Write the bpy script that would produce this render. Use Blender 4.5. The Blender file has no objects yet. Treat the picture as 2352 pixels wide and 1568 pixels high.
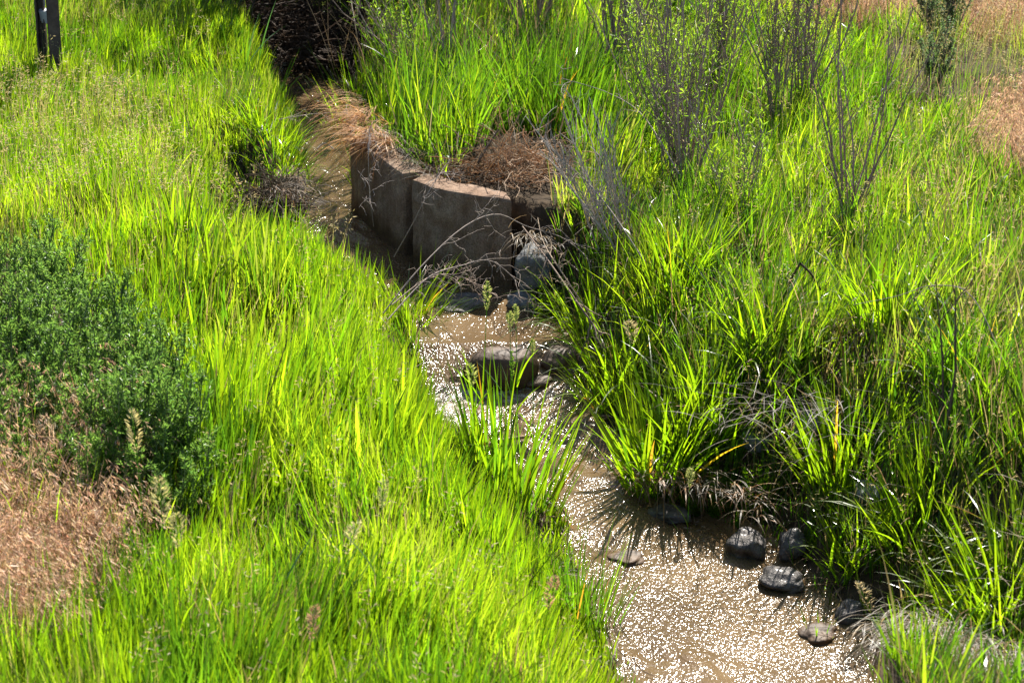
import bpy, bmesh, math, random
import numpy as np
from mathutils import Vector, noise as mnoise

# ------------------------------------------------------------------ camera, sky, sun, exposure
SC = bpy.context.scene
COL = SC.collection
R = math.radians
CAM_Z, PITCH, FOCAL = 3.8, 20.0, 80.0
FPX = FOCAL / 36.0 * 2352.0

cam_data = bpy.data.cameras.new('camera')
cam = bpy.data.objects.new('camera', cam_data)
COL.objects.link(cam)
cam.location = (0, 0, CAM_Z)
cam.rotation_euler = (R(90 - PITCH), 0, 0)
cam_data.lens = FOCAL
cam_data.sensor_width = 36.0
cam_data.clip_start = 0.1
cam_data.clip_end = 2000
cam_data.dof.use_dof = True
cam_data.dof.focus_distance = 12.8
cam_data.dof.aperture_fstop = 5.0
SC.camera = cam

SUN_EL, SUN_AZ = 49.0, 15.0          # azimuth from +Y towards +X: the sun stands beyond the scene
world = bpy.data.worlds.new('World')
SC.world = world
world.use_nodes = True
wn = world.node_tree
bg = wn.nodes['Background']
sky = wn.nodes.new('ShaderNodeTexSky')
sky.sky_type = 'NISHITA'
sky.sun_disc = False
sky.sun_elevation = R(SUN_EL)
sky.sun_rotation = R(SUN_AZ)
sky.air_density = 1.0
sky.dust_density = 1.0
wn.links.new(sky.outputs['Color'], bg.inputs['Color'])
bg.inputs['Strength'].default_value = 0.07

sun_data = bpy.data.lights.new('sun', 'SUN')
sun_data.energy = 5.0
sun_data.angle = R(0.53)
sun_data.color = (1.0, 0.95, 0.86)
sun = bpy.data.objects.new('sun', sun_data)
COL.objects.link(sun)
sdir = Vector((math.sin(R(SUN_AZ)) * math.cos(R(SUN_EL)), math.cos(R(SUN_AZ)) * math.cos(R(SUN_EL)), math.sin(R(SUN_EL))))
sun.rotation_euler = (-sdir).to_track_quat('-Z', 'Y').to_euler()
sun.location = sdir * 40

vs = SC.view_settings
vs.view_transform = 'Standard'
vs.look = 'None'
vs.exposure = 1.5
vs.gamma = 1.0
vs.use_curve_mapping = False
cy = SC.cycles
cy.max_bounces = 5
cy.diffuse_bounces = 2
cy.glossy_bounces = 2
cy.transmission_bounces = 4
cy.transparent_max_bounces = 6
cy.sample_clamp_indirect = 6.0
cy.caustics_reflective = False
cy.caustics_refractive = False

# ------------------------------------------------------------------ helpers
rng = np.random.default_rng(7)
random.seed(7)
cp, sp = math.cos(R(PITCH)), math.sin(R(PITCH))


def at(u, v, z):
    """world point at height z seen at the 2352x1568 photo position u, v"""
    a, b = (u - 1176.0) / FPX, (v - 784.0) / FPX
    d = (a, cp - b * sp, -sp - b * cp)
    t = (z - CAM_Z) / d[2]
    return np.array((d[0] * t, d[1] * t, z))


def project(x, y, z):
    zz = z - CAM_Z
    depth = y * cp - zz * sp
    return 1176 + FPX * x / depth, 784 - FPX * (zz * cp + y * sp) / depth


def atg(u, v):
    """ground point under a photo position"""
    z = -0.2
    for _ in range(14):
        p = at(u, v, z)
        z = 0.5 * z + 0.5 * float(ground_z(np.array([p[0]]), np.array([p[1]]))[0])
    return at(u, v, z)


def vnoise(x, y, scale, seed=0):
    """smooth value noise, 0..1"""
    r = np.random.default_rng(seed + 1000)
    T = r.random((64, 64))
    gx, gy = x / scale + 500, y / scale + 500
    ix, iy = np.floor(gx).astype(int), np.floor(gy).astype(int)
    fx, fy = gx - ix, gy - iy
    fx, fy = fx * fx * (3 - 2 * fx), fy * fy * (3 - 2 * fy)
    a, b = T[ix % 64, iy % 64], T[(ix + 1) % 64, iy % 64]
    c, d = T[ix % 64, (iy + 1) % 64], T[(ix + 1) % 64, (iy + 1) % 64]
    return (a * (1 - fx) + b * fx) * (1 - fy) + (c * (1 - fx) + d * fx) * fy


def sstep(a, b, x):
    t = np.clip((x - a) / (b - a), 0, 1)
    return t * t * (3 - 2 * t)


def inpoly(x, y, poly):
    poly = np.asarray(poly)
    r = np.zeros(x.shape, bool)
    n = len(poly)
    for i in range(n):
        x0, y0 = poly[i][:2]
        x1, y1 = poly[(i + 1) % n][:2]
        if y0 == y1:
            continue
        c = ((y0 > y) != (y1 > y)) & (x < (x1 - x0) * (y - y0) / (y1 - y0) + x0)
        r ^= c
    return r


class MB:
    """collects shapes with a point colour; build() links them as ONE mesh object"""

    def __init__(self):
        self.v, self.q, self.t, self.c, self.n = [], [], [], [], 0

    def add(self, v, quads=None, tris=None, col=(.2, .2, .2)):
        v = np.asarray(v, np.float32).reshape(-1, 3)
        if quads is not None and len(quads):
            self.q.append(np.asarray(quads, np.int32).reshape(-1, 4) + self.n)
        if tris is not None and len(tris):
            self.t.append(np.asarray(tris, np.int32).reshape(-1, 3) + self.n)
        c = np.asarray(col, np.float32)
        if c.ndim == 1:
            c = np.tile(c[:3], (len(v), 1))
        self.v.append(v)
        self.c.append(c)
        self.n += len(v)

    def build(self, name, mat, parent=None, smooth=True, origin=None):
        v = np.concatenate(self.v)
        if origin is not None:
            v = v - np.asarray(origin, np.float32)
        c = np.concatenate(self.c)
        q = np.concatenate(self.q) if self.q else np.zeros((0, 4), np.int32)
        t = np.concatenate(self.t) if self.t else np.zeros((0, 3), np.int32)
        me = bpy.data.meshes.new(name)
        me.vertices.add(len(v))
        me.vertices.foreach_set('co', v.ravel())
        loops = np.concatenate([q.ravel(), t.ravel()])
        me.loops.add(len(loops))
        me.loops.foreach_set('vertex_index', loops)
        npoly = len(q) + len(t)
        me.polygons.add(npoly)
        ls = np.concatenate([np.arange(len(q)) * 4, len(q) * 4 + np.arange(len(t)) * 3]).astype(np.int32)
        me.polygons.foreach_set('loop_start', ls)
        try:
            me.polygons.foreach_set('loop_total', np.concatenate([np.full(len(q), 4), np.full(len(t), 3)]).astype(np.int32))
        except Exception:
            pass
        me.polygons.foreach_set('use_smooth', np.full(npoly, smooth))
        at_ = me.attributes.new('col', 'FLOAT_COLOR', 'POINT')
        at_.data.foreach_set('color', np.concatenate([c, np.ones((len(c), 1), np.float32)], 1).astype(np.float32).ravel())
        me.update(calc_edges=True)
        me.materials.append(mat)
        o = bpy.data.objects.new(name, me)
        COL.objects.link(o)
        if parent is not None:
            o.parent = parent
        elif origin is not None:
            o.location = origin
        return o


def tag(o, label, cat=None, group=None, kind=None):
    o['label'] = label
    if cat:
        o['category'] = cat
    if group:
        o['group'] = group
    if kind:
        o['kind'] = kind
    return o


def thing(name, label, cat, loc, group=None):
    o = bpy.data.objects.new(name, None)
    o.empty_display_size = 0.05
    COL.objects.link(o)
    o.location = tuple(float(a) for a in loc)
    return tag(o, label, cat, group)


def tube(mb, pts, radii, sides=4, col=(.1, .1, .1)):
    pts = np.asarray(pts, float)
    n = len(pts)
    tan = np.gradient(pts, axis=0)
    tan /= np.linalg.norm(tan, axis=1)[:, None] + 1e-9
    ref = np.array((0.3, 0.1, 1.0)) if abs(tan[0, 2]) < 0.8 else np.array((1.0, 0.2, 0.1))
    a = np.cross(tan, ref)
    a /= np.linalg.norm(a, axis=1)[:, None] + 1e-9
    b = np.cross(tan, a)
    ang = np.arange(sides) * 2 * math.pi / sides
    r = np.broadcast_to(np.asarray(radii, float), (n,))
    v = pts[:, None, :] + r[:, None, None] * (np.cos(ang)[None, :, None] * a[:, None, :] + np.sin(ang)[None, :, None] * b[:, None, :])
    i = np.arange(n - 1)[:, None] * sides
    j = np.arange(sides)[None, :]
    q = np.stack([i + j, i + (j + 1) % sides, i + sides + (j + 1) % sides, i + sides + j], -1).reshape(-1, 4)
    mb.add(v.reshape(-1, 3), quads=q, col=col)


def blades(mb, x, y, z, h, w, az, lean, curve, col, segs=4, twist=None, taper=0.75):
    """many grass blades: a strip each, bending by `curve` over its length"""
    n = len(x)
    if n == 0:
        return
    t = np.linspace(0, 1, segs + 1)
    px, py, pz = [x], [y], [z]
    for k in range(segs):
        th = lean + curve * (t[k] + t[k + 1]) / 2
        dr, dz = np.sin(th) * h / segs, np.cos(th) * h / segs
        px.append(px[-1] + dr * np.cos(az))
        py.append(py[-1] + dr * np.sin(az))
        pz.append(pz[-1] + dz)
    if twist is None:
        twist = rng.normal(0, 0.7, n)
    wa = az + math.pi / 2 + twist
    wx, wy = np.cos(wa), np.sin(wa)
    prof = np.interp(t, [0, 0.25, 0.6, 1], [0.65, 1.0, taper, 0.0])
    verts = []
    for k in range(segs):
        hw = w * prof[k] / 2
        c = np.stack([px[k], py[k], pz[k]], 1)
        o = np.stack([wx * hw, wy * hw, np.zeros(n)], 1)
        verts += [c - o, c + o]
    verts.append(np.stack([px[segs], py[segs], pz[segs]], 1))
    V = np.stack(verts, 1)
    m = 2 * segs + 1
    base = (np.arange(n) * m)[:, None]
    quads = np.concatenate([base + np.array([2 * k, 2 * k + 1, 2 * k + 3, 2 * k + 2]) for k in range(segs - 1)], 1).reshape(-1, 4) if segs > 1 else None
    tris = base + np.array([2 * segs - 2, 2 * segs - 1, 2 * segs])
    c = np.asarray(col, float)
    if c.ndim == 1:
        c = np.tile(c, (n, 1))
    mb.add(V.reshape(-1, 3), quads=quads, tris=tris, col=np.repeat(c, m, axis=0))


def leaves(mb, P, D, L, W, col, fold=0.25):
    """lance-shaped leaves (4 points, bent along the midrib): P base, D direction (n,3)"""
    P, D = np.asarray(P, float), np.asarray(D, float)
    n = len(P)
    if n == 0:
        return
    D = D / (np.linalg.norm(D, axis=1)[:, None] + 1e-9)
    s = np.cross(D, rng.normal(0, 1, (n, 3)))
    s /= np.linalg.norm(s, axis=1)[:, None] + 1e-9
    nn = np.cross(D, s)
    L, W = np.broadcast_to(L, (n,))[:, None], np.broadcast_to(W, (n,))[:, None]
    V = np.stack([P, P + D * L * 0.45 + s * W / 2 + nn * L * 0.06, P + D * L - nn * L * fold * 0.4, P + D * L * 0.45 - s * W / 2 + nn * L * 0.06], 1)
    b = (np.arange(n) * 4)[:, None]
    tr = np.concatenate([b + np.array([0, 1, 2]), b + np.array([0, 2, 3])], 1).reshape(-1, 3)
    c = np.asarray(col, float)
    if c.ndim == 1:
        c = np.tile(c, (n, 1))
    mb.add(V.reshape(-1, 3), tris=tr, col=np.repeat(c, 4, axis=0))


def pick(cols, n, jitter=0.12):
    cols = np.asarray(cols, float)
    i = rng.integers(0, len(cols), n)
    j = (i + 1) % len(cols)
    f = rng.random(n)[:, None] * 0.6
    c = cols[i] * (1 - f) + cols[j] * f
    return np.clip(c * (1 + rng.normal(0, jitter, (n, 1))), 0.002, 0.95)


# ------------------------------------------------------------------ materials
def new_mat(name):
    m = bpy.data.materials.new(name)
    m.use_nodes = True
    nt = m.node_tree
    nt.nodes.clear()
    return m, nt, nt.nodes.new, nt.links.new


def leaf_mat(name, trans=0.55, diff=0.45, gloss=0.08, rough=0.35, warm=(1.0, 1.0, 0.6)):
    m, nt, N, Lk = new_mat(name)
    out = N('ShaderNodeOutputMaterial')
    a = N('ShaderNodeAttribute')
    a.attribute_name = 'col'
    d = N('ShaderNodeBsdfDiffuse')
    tr = N('ShaderNodeBsdfTranslucent')
    g = N('ShaderNodeBsdfGlossy')
    g.inputs['Roughness'].default_value = rough
    g.inputs['Color'].default_value = (1, 1, 1, 1)
    mul = N('ShaderNodeMix')
    mul.data_type = 'RGBA'
    mul.blend_type = 'MULTIPLY'
    mul.inputs[0].default_value = 1.0
    mul.inputs[7].default_value = (diff, diff, diff, 1)
    Lk(a.outputs['Color'], mul.inputs[6])
    Lk(mul.outputs[2], d.inputs['Color'])
    mw = N('ShaderNodeMix')
    mw.data_type = 'RGBA'
    mw.blend_type = 'MULTIPLY'
    mw.inputs[0].default_value = 1.0
    mw.inputs[7].default_value = (*warm, 1)
    Lk(a.outputs['Color'], mw.inputs[6])
    Lk(mw.outputs[2], tr.inputs['Color'])
    mx = N('ShaderNodeMixShader')
    mx.inputs[0].default_value = trans
    Lk(d.outputs[0], mx.inputs[1])
    Lk(tr.outputs[0], mx.inputs[2])
    lw = N('ShaderNodeLayerWeight')
    lw.inputs['Blend'].default_value = 0.3
    mm = N('ShaderNodeMath')
    mm.operation = 'MULTIPLY_ADD'
    mm.inputs[1].default_value = gloss * 2.0
    mm.inputs[2].default_value = gloss * 0.35
    Lk(lw.outputs['Fresnel'], mm.inputs[0])
    m2 = N('ShaderNodeMixShader')
    Lk(mm.outputs[0], m2.inputs[0])
    Lk(mx.outputs[0], m2.inputs[1])
    Lk(g.outputs[0], m2.inputs[2])
    Lk(m2.outputs[0], out.inputs['Surface'])
    return m


def rough_mat(name, c1, c2, scale=8.0, rough=0.85, bump=0.3, detail=6.0, use_col=False, spec=0.3, c3=None, coat=0.0):
    m, nt, N, Lk = new_mat(name)
    out = N('ShaderNodeOutputMaterial')
    p = N('ShaderNodeBsdfPrincipled')
    p.inputs['Roughness'].default_value = rough
    p.inputs['Specular IOR Level'].default_value = spec
    p.inputs['Coat Weight'].default_value = coat
    p.inputs['Coat Roughness'].default_value = 0.12
    tc = N('ShaderNodeTexCoord')
    n1 = N('ShaderNodeTexNoise')
    n1.inputs['Scale'].default_value = scale
    n1.inputs['Detail'].default_value = detail
    n1.inputs['Roughness'].default_value = 0.65
    Lk(tc.outputs['Object'], n1.inputs['Vector'])
    r = N('ShaderNodeValToRGB')
    r.color_ramp.elements[0].position = 0.32
    r.color_ramp.elements[0].color = (*c1, 1)
    r.color_ramp.elements[1].position = 0.68
    r.color_ramp.elements[1].color = (*c2, 1)
    if c3:
        e = r.color_ramp.elements.new(0.5)
        e.color = (*c3, 1)
    Lk(n1.outputs['Fac'], r.inputs['Fac'])
    if use_col:
        a = N('ShaderNodeAttribute')
        a.attribute_name = 'col'
        mx = N('ShaderNodeMix')
        mx.data_type = 'RGBA'
        mx.blend_type = 'MULTIPLY'
        mx.inputs[0].default_value = 1.0
        Lk(a.outputs['Color'], mx.inputs[6])
        Lk(r.outputs['Color'], mx.inputs[7])
        Lk(mx.outputs[2], p.inputs['Base Color'])
    else:
        Lk(r.outputs['Color'], p.inputs['Base Color'])
    n2 = N('ShaderNodeTexNoise')
    n2.inputs['Scale'].default_value = scale * 5
    n2.inputs['Detail'].default_value = 8
    Lk(tc.outputs['Object'], n2.inputs['Vector'])
    b = N('ShaderNodeBump')
    b.inputs['Strength'].default_value = bump
    b.inputs['Distance'].default_value = 0.02
    Lk(n2.outputs['Fac'], b.inputs['Height'])
    Lk(b.outputs['Normal'], p.inputs['Normal'])
    Lk(p.outputs[0], out.inputs['Surface'])
    return m


M_GRASS = leaf_mat('fresh_grass', trans=0.68, diff=0.40, gloss=0.03, rough=0.28)
M_FORB = leaf_mat('leafy_weed', trans=0.58, diff=0.5, gloss=0.022, rough=0.4, warm=(1, 1, 0.8))
M_DRY = leaf_mat('dry_straw', trans=0.48, diff=0.9, gloss=0.012, rough=0.5, warm=(1, 0.85, 0.65))
M_TWIG = rough_mat('bark', (0.6, 0.6, 0.6), (1.1, 1.05, 1.0), scale=40, rough=0.8, bump=0.2, use_col=True)
M_SOIL = rough_mat('soil', (0.022, 0.015, 0.009), (0.08, 0.055, 0.032), scale=9, rough=0.95, bump=0.7, c3=(0.045, 0.031, 0.018), spec=0.15)
M_CONC = rough_mat('concrete', (0.13, 0.082, 0.052), (0.29, 0.215, 0.16), scale=5, rough=0.9, bump=0.45, c3=(0.205, 0.14, 0.098))
M_STEEL = rough_mat('rusty_steel', (0.045, 0.03, 0.024), (0.10, 0.07, 0.055), scale=14, rough=0.6, bump=0.15, spec=0.4)
M_GALV = rough_mat('galvanised_steel', (0.33, 0.36, 0.38), (0.5, 0.52, 0.54), scale=20, rough=0.35, bump=0.05, spec=0.6)
M_ROCK_B = rough_mat('wet_brown_rock', (0.035, 0.021, 0.012), (0.12, 0.07, 0.038), scale=7, rough=0.62, bump=0.4, coat=0.0, spec=0.35)
M_ROCK_G = rough_mat('grey_river_rock', (0.08, 0.085, 0.09), (0.22, 0.22, 0.215), scale=14, rough=0.75, bump=0.6)
M_ROCK_D = rough_mat('dark_wet_rock', (0.03, 0.026, 0.024), (0.15, 0.13, 0.12), scale=13, rough=0.62, bump=0.6, coat=0.05)


def concrete_mat():
    """old board-cast concrete: blotches, run-down streaks, exposed grit and a silt line near the water"""
    m, nt, N, Lk = new_mat('weathered_concrete')
    out, p, tc = N('ShaderNodeOutputMaterial'), N('ShaderNodeBsdfPrincipled'), N('ShaderNodeTexCoord')
    p.inputs['Roughness'].default_value = 0.92
    p.inputs['Specular IOR Level'].default_value = 0.2

    def noise(scale, detail, vec):
        n = N('ShaderNodeTexNoise')
        n.inputs['Scale'].default_value = scale
        n.inputs['Detail'].default_value = detail
        n.inputs['Roughness'].default_value = 0.7
        Lk(vec, n.inputs['Vector'])
        return n.outputs['Fac']

    def ramp(fac, stops):
        r = N('ShaderNodeValToRGB')
        e = r.color_ramp.elements
        e[0].position, e[0].color = stops[0][0], (*stops[0][1], 1)
        e[1].position, e[1].color = stops[-1][0], (*stops[-1][1], 1)
        for q, c in stops[1:-1]:
            e.new(q).color = (*c, 1)
        Lk(fac, r.inputs['Fac'])
        return r.outputs['Color']

    def mult(a, b_, f=1.0):
        x = N('ShaderNodeMix')
        x.data_type, x.blend_type = 'RGBA', 'MULTIPLY'
        x.inputs[0].default_value = f
        Lk(a, x.inputs[6])
        Lk(b_, x.inputs[7])
        return x.outputs[2]

    ob = tc.outputs['Object']
    base = ramp(noise(4.5, 6, ob), [(0.3, (0.15, 0.095, 0.062)), (0.5, (0.23, 0.16, 0.115)), (0.7, (0.33, 0.26, 0.20))])
    mp = N('ShaderNodeMapping')
    mp.inputs['Scale'].default_value = (1, 1, 0.10)
    Lk(ob, mp.inputs['Vector'])
    streak = ramp(noise(17, 4, mp.outputs[0]), [(0.30, (0.72, 0.68, 0.64)), (0.65, (1.08, 1.06, 1.03))])
    grit = ramp(noise(110, 3, ob), [(0.36, (0.5, 0.48, 0.46)), (0.5, (1, 1, 1)), (0.66, (1.35, 1.3, 1.25))])
    sep = N('ShaderNodeSeparateXYZ')
    Lk(ob, sep.inputs[0])
    ad = N('ShaderNodeMath')
    ad.operation = 'MULTIPLY_ADD'
    Lk(noise(7, 4, ob), ad.inputs[0])
    ad.inputs[1].default_value = -0.16
    Lk(sep.outputs['Z'], ad.inputs[2])
    silt = ramp(ad.outputs[0], [(0.30, (0.50, 0.46, 0.38)), (0.40, (1, 1, 1))])
    Lk(mult(mult(mult(base, streak), grit, 0.8), silt), p.inputs['Base Color'])
    b = N('ShaderNodeBump')
    b.inputs['Strength'].default_value = 0.6
    b.inputs['Distance'].default_value = 0.012
    Lk(noise(45, 8, ob), b.inputs['Height'])
    Lk(b.outputs['Normal'], p.inputs['Normal'])
    Lk(p.outputs[0], out.inputs['Surface'])
    return m


M_CONC = concrete_mat()


def water_mat():
    m, nt, N, Lk = new_mat('muddy_water')
    out = N('ShaderNodeOutputMaterial')
    p = N('ShaderNodeBsdfPrincipled')
    p.inputs['Roughness'].default_value = 0.15
    p.inputs['IOR'].default_value = 1.333
    p.inputs['Specular IOR Level'].default_value = 0.38
    tc = N('ShaderNodeTexCoord')
    n1 = N('ShaderNodeTexNoise')
    n1.inputs['Scale'].default_value = 2.2
    n1.inputs['Detail'].default_value = 4
    Lk(tc.outputs['Object'], n1.inputs['Vector'])
    r = N('ShaderNodeValToRGB')
    r.color_ramp.elements[0].position = 0.35
    r.color_ramp.elements[0].color = (0.082, 0.051, 0.023, 1)
    r.color_ramp.elements[1].position = 0.7
    r.color_ramp.elements[1].color = (0.155, 0.103, 0.054, 1)
    Lk(n1.outputs['Fac'], r.inputs['Fac'])
    # broken white water, where the stream tumbles
    a = N('ShaderNodeAttribute')
    a.attribute_name = 'col'
    sx = N('ShaderNodeSeparateColor')
    Lk(a.outputs['Color'], sx.inputs[0])
    n3 = N('ShaderNodeTexNoise')
    n3.inputs['Scale'].default_value = 26
    n3.inputs['Detail'].default_value = 6
    n3.inputs['Roughness'].default_value = 0.7
    Lk(tc.outputs['Object'], n3.inputs['Vector'])
    ad = N('ShaderNodeMath')
    ad.operation = 'ADD'
    Lk(n3.outputs['Fac'], ad.inputs[0])
    Lk(sx.outputs[0], ad.inputs[1])
    rm = N('ShaderNodeMapRange')
    rm.inputs['From Min'].default_value = 0.98
    rm.inputs['From Max'].default_value = 1.28
    rm.inputs['To Max'].default_value = 0.85
    Lk(ad.outputs[0], rm.inputs['Value'])
    mx = N('ShaderNodeMix')
    mx.data_type = 'RGBA'
    Lk(rm.outputs[0], mx.inputs[0])
    Lk(r.outputs['Color'], mx.inputs[6])
    mx.inputs[7].default_value = (0.55, 0.50, 0.42, 1)
    Lk(mx.outputs[2], p.inputs['Base Color'])
    mp = N('ShaderNodeMapping')
    mp.inputs['Scale'].default_value = (1, 0.55, 1)
    Lk(tc.outputs['Object'], mp.inputs['Vector'])
    n2 = N('ShaderNodeTexNoise')
    n2.inputs['Scale'].default_value = 75
    n2.inputs['Detail'].default_value = 1
    n2.inputs['Roughness'].default_value = 0.6
    Lk(mp.outputs[0], n2.inputs['Vector'])
    b = N('ShaderNodeBump')
    b.inputs['Strength'].default_value = 0.6
    b.inputs['Distance'].default_value = 0.014
    Lk(n2.outputs['Fac'], b.inputs['Height'])
    Lk(b.outputs['Normal'], p.inputs['Normal'])
    Lk(p.outputs[0], out.inputs['Surface'])
    return m


M_WATER = water_mat()

# ------------------------------------------------------------------ the stream and the ground
WY = [5.0, 7.2, 8.6, 9.6, 10.6, 11.2, 11.6, 11.85, 12.1, 13.2, 14.6, 30.0]
WZ = [-1.14, -1.05, -0.98, -0.92, -0.86, -0.82, -0.78, -0.73, -0.62, -0.59, -0.55, -0.45]


def water_z(y):
    return np.interp(y, WY, WZ)


def atw(u, v):
    z = -0.6
    for _ in range(12):
        p = at(u, v, z)
        z = 0.5 * z + 0.5 * float(water_z(p[1]))
    return at(u, v, z)


LEFT_PX = [(560, -60), (610, 40), (640, 120), (655, 190), (680, 250), (694, 310), (698, 400), (700, 500), (708, 560), (790, 612), (880, 655),
           (945, 715), (975, 770), (1000, 830), (1015, 880), (1015, 950), (1045, 1010), (1130, 1065), (1270, 1120), (1322, 1180), (1338, 1250), (1375, 1310),
           (1400, 1400), (1440, 1490), (1485, 1590), (1555, 1720), (1670, 1900)]
RIGHT_PX = [(690, -60), (730, 60), (765, 150), (785, 230), (800, 300), (806, 400), (806, 490), (925, 582), (1000, 618), (1172, 648), (1240, 690),
            (1285, 735), (1300, 800), (1312, 870), (1338, 950), (1395, 1040), (1432, 1110), (1530, 1160), (1640, 1190), (1725, 1222), (1805, 1300), (1855, 1360),
            (1930, 1425), (2015, 1482), (2085, 1568), (2190, 1720), (2320, 1900)]
LW = np.array([atw(*p)[:2] for p in LEFT_PX])
RW = np.array([atw(*p)[:2] for p in RIGHT_PX])
POLY = np.concatenate([LW, RW[::-1]])


def seg_dist(X, Y, P):
    best = np.full(X.shape, 1e9)
    for i in range(len(P) - 1):
        ax, ay = P[i]
        bx, by = P[i + 1]
        dx, dy = bx - ax, by - ay
        t = np.clip(((X - ax) * dx + (Y - ay) * dy) / (dx * dx + dy * dy + 1e-12), 0, 1)
        best = np.minimum(best, np.hypot(X - ax - t * dx, Y - ay - t * dy))
    return best


GX = np.arange(-7.0, 7.001, 0.035)
GY = np.arange(4.0, 24.0, 0.035)
XX, YY = np.meshgrid(GX, GY)
DL, DR = seg_dist(XX, YY, LW), seg_dist(XX, YY, RW)
INS = inpoly(XX, YY, POLY)
DIST = np.where(INS, -np.minimum(DL, DR), np.minimum(DL, DR))
SIDE = np.where(DL < DR, -1.0, 1.0)                         # -1 left bank, +1 right bank
WZG = water_z(YY)
N1 = vnoise(XX, YY, 1.3, 1) - 0.5
N2 = vnoise(XX, YY, 0.35, 2) - 0.5
N3 = vnoise(XX, YY, 0.12, 3) - 0.5
plat_L = -0.16 + 0.02 * (YY - 10) + 0.03 * (-XX) + 0.18 * N1
plat_R = -0.14 + 0.03 * np.maximum(XX, 0) + 0.01 * (YY - 10) + 0.2 * N1
near_wall = np.exp(-((YY - 13.8) / 0.9) ** 2)
bw_L = np.interp(YY, [6, 9, 11, 13, 14.2, 14.6, 16, 20], [1.5, 1.3, 0.9, 0.7, 0.35, 0.30, 0.45, 0.6])
bw_R = np.interp(YY, [6, 8, 9.5, 11, 12.3, 12.9, 13.1, 14.6, 15, 20], [0.55, 0.7, 0.95, 0.95, 0.7, 0.35, 0.16, 0.16, 0.3, 0.7])
bank = sstep(0, 1, np.clip(DIST / np.where(SIDE < 0, bw_L, bw_R), 0, 1)) ** 0.8
plat = np.where(SIDE < 0, plat_L, plat_R)
plat = plat * (1 - near_wall * (SIDE > 0) * np.exp(-np.maximum(DIST, 0) / 0.6)) + (-0.09) * near_wall * (SIDE > 0) * np.exp(-np.maximum(DIST, 0) / 0.6)
ZG = np.where(DIST > 0, WZG - 0.05 + (plat - WZG + 0.05) * bank, WZG - 0.05 - 0.22 * sstep(0, 0.25, -DIST))
ZG = ZG + 0.10 * N2 * (0.25 + 0.75 * bank) + 0.04 * N3
DIP = sum(a * np.exp(-((XX - at(u, v, -.45)[0]) / r) ** 2 - ((YY - at(u, v, -.45)[1]) / ry) ** 2) for u, v, r, ry, a in ((670, 575, .35, .40, .26), (900, 760, .4, .6, .10), (1040, 1080, .35, .5, .12)))
DIP = DIP + 0.30 * np.exp(-((XX + 1.5) / 0.55) ** 2 - ((YY - 13.15) / 0.75) ** 2) + 0.30 * np.exp(-((XX + 1.58) / 0.30) ** 4 - ((YY - 13.85) / 0.42) ** 4)
ZG = ZG - DIP * (DIST > 0)
ZG = np.where(DIST > 0.05, np.maximum(ZG, WZG - 0.02), np.minimum(ZG, WZG - 0.03))


def gsample(A, x, y):
    fx = np.clip((x - GX[0]) / 0.035, 0, len(GX) - 1.001)
    fy = np.clip((y - GY[0]) / 0.035, 0, len(GY) - 1.001)
    ix, iy = fx.astype(int), fy.astype(int)
    a, b = fx - ix, fy - iy
    return (A[iy, ix] * (1 - a) + A[iy, ix + 1] * a) * (1 - b) + (A[iy + 1, ix] * (1 - a) + A[iy + 1, ix + 1] * a) * b


def ground_z(x, y):
    return gsample(ZG, np.asarray(x, float), np.asarray(y, float))


def dist_w(x, y):
    return gsample(DIST, np.asarray(x, float), np.asarray(y, float))


def side_w(x, y):
    return gsample(SIDE, np.asarray(x, float), np.asarray(y, float))


def build_ground():
    ex = np.array([-900, -300, -100, -40, -18, -11])
    ey = np.array([-300, -60, -15, -4, 0, 2.5])
    fx = GX[np.abs(GX) < 2.45]
    cx = np.arange(-7, fx[0] - 0.05, 0.12)
    gx = np.concatenate([ex, cx, fx, -cx[::-1], -ex[::-1]])
    gy = np.concatenate([ey, [4.0, 4.5, 5.0, 5.5], GY[(GY > 6) & (GY < 16)], np.arange(16.1, 24, 0.1), [26, 30, 40, 70, 150, 400, 1200]])
    X, Y = np.meshgrid(gx, gy)
    Z = ground_z(X.ravel(), Y.ravel())
    far = np.maximum(np.maximum(np.abs(X.ravel()) - 7, 0), np.maximum(4 - Y.ravel(), Y.ravel() - 24))
    f = sstep(0, 8, far)
    Z = Z * (1 - f) + 0.12 * f
    nx, ny = len(gx), len(gy)
    i = np.arange(ny - 1)[:, None] * nx + np.arange(nx - 1)[None, :]
    q = np.stack([i, i + 1, i + nx + 1, i + nx], -1).reshape(-1, 4)
    mb = MB()
    mb.add(np.stack([X.ravel(), Y.ravel(), Z], 1), quads=q)
    o = mb.build('ground', M_SOIL)
    tag(o, 'brown soil of the meadow and the stream banks', 'ground', kind='structure')


build_ground()

ROCK_IN_WATER = []                                         # (x, y, r): water bulges round these


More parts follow.
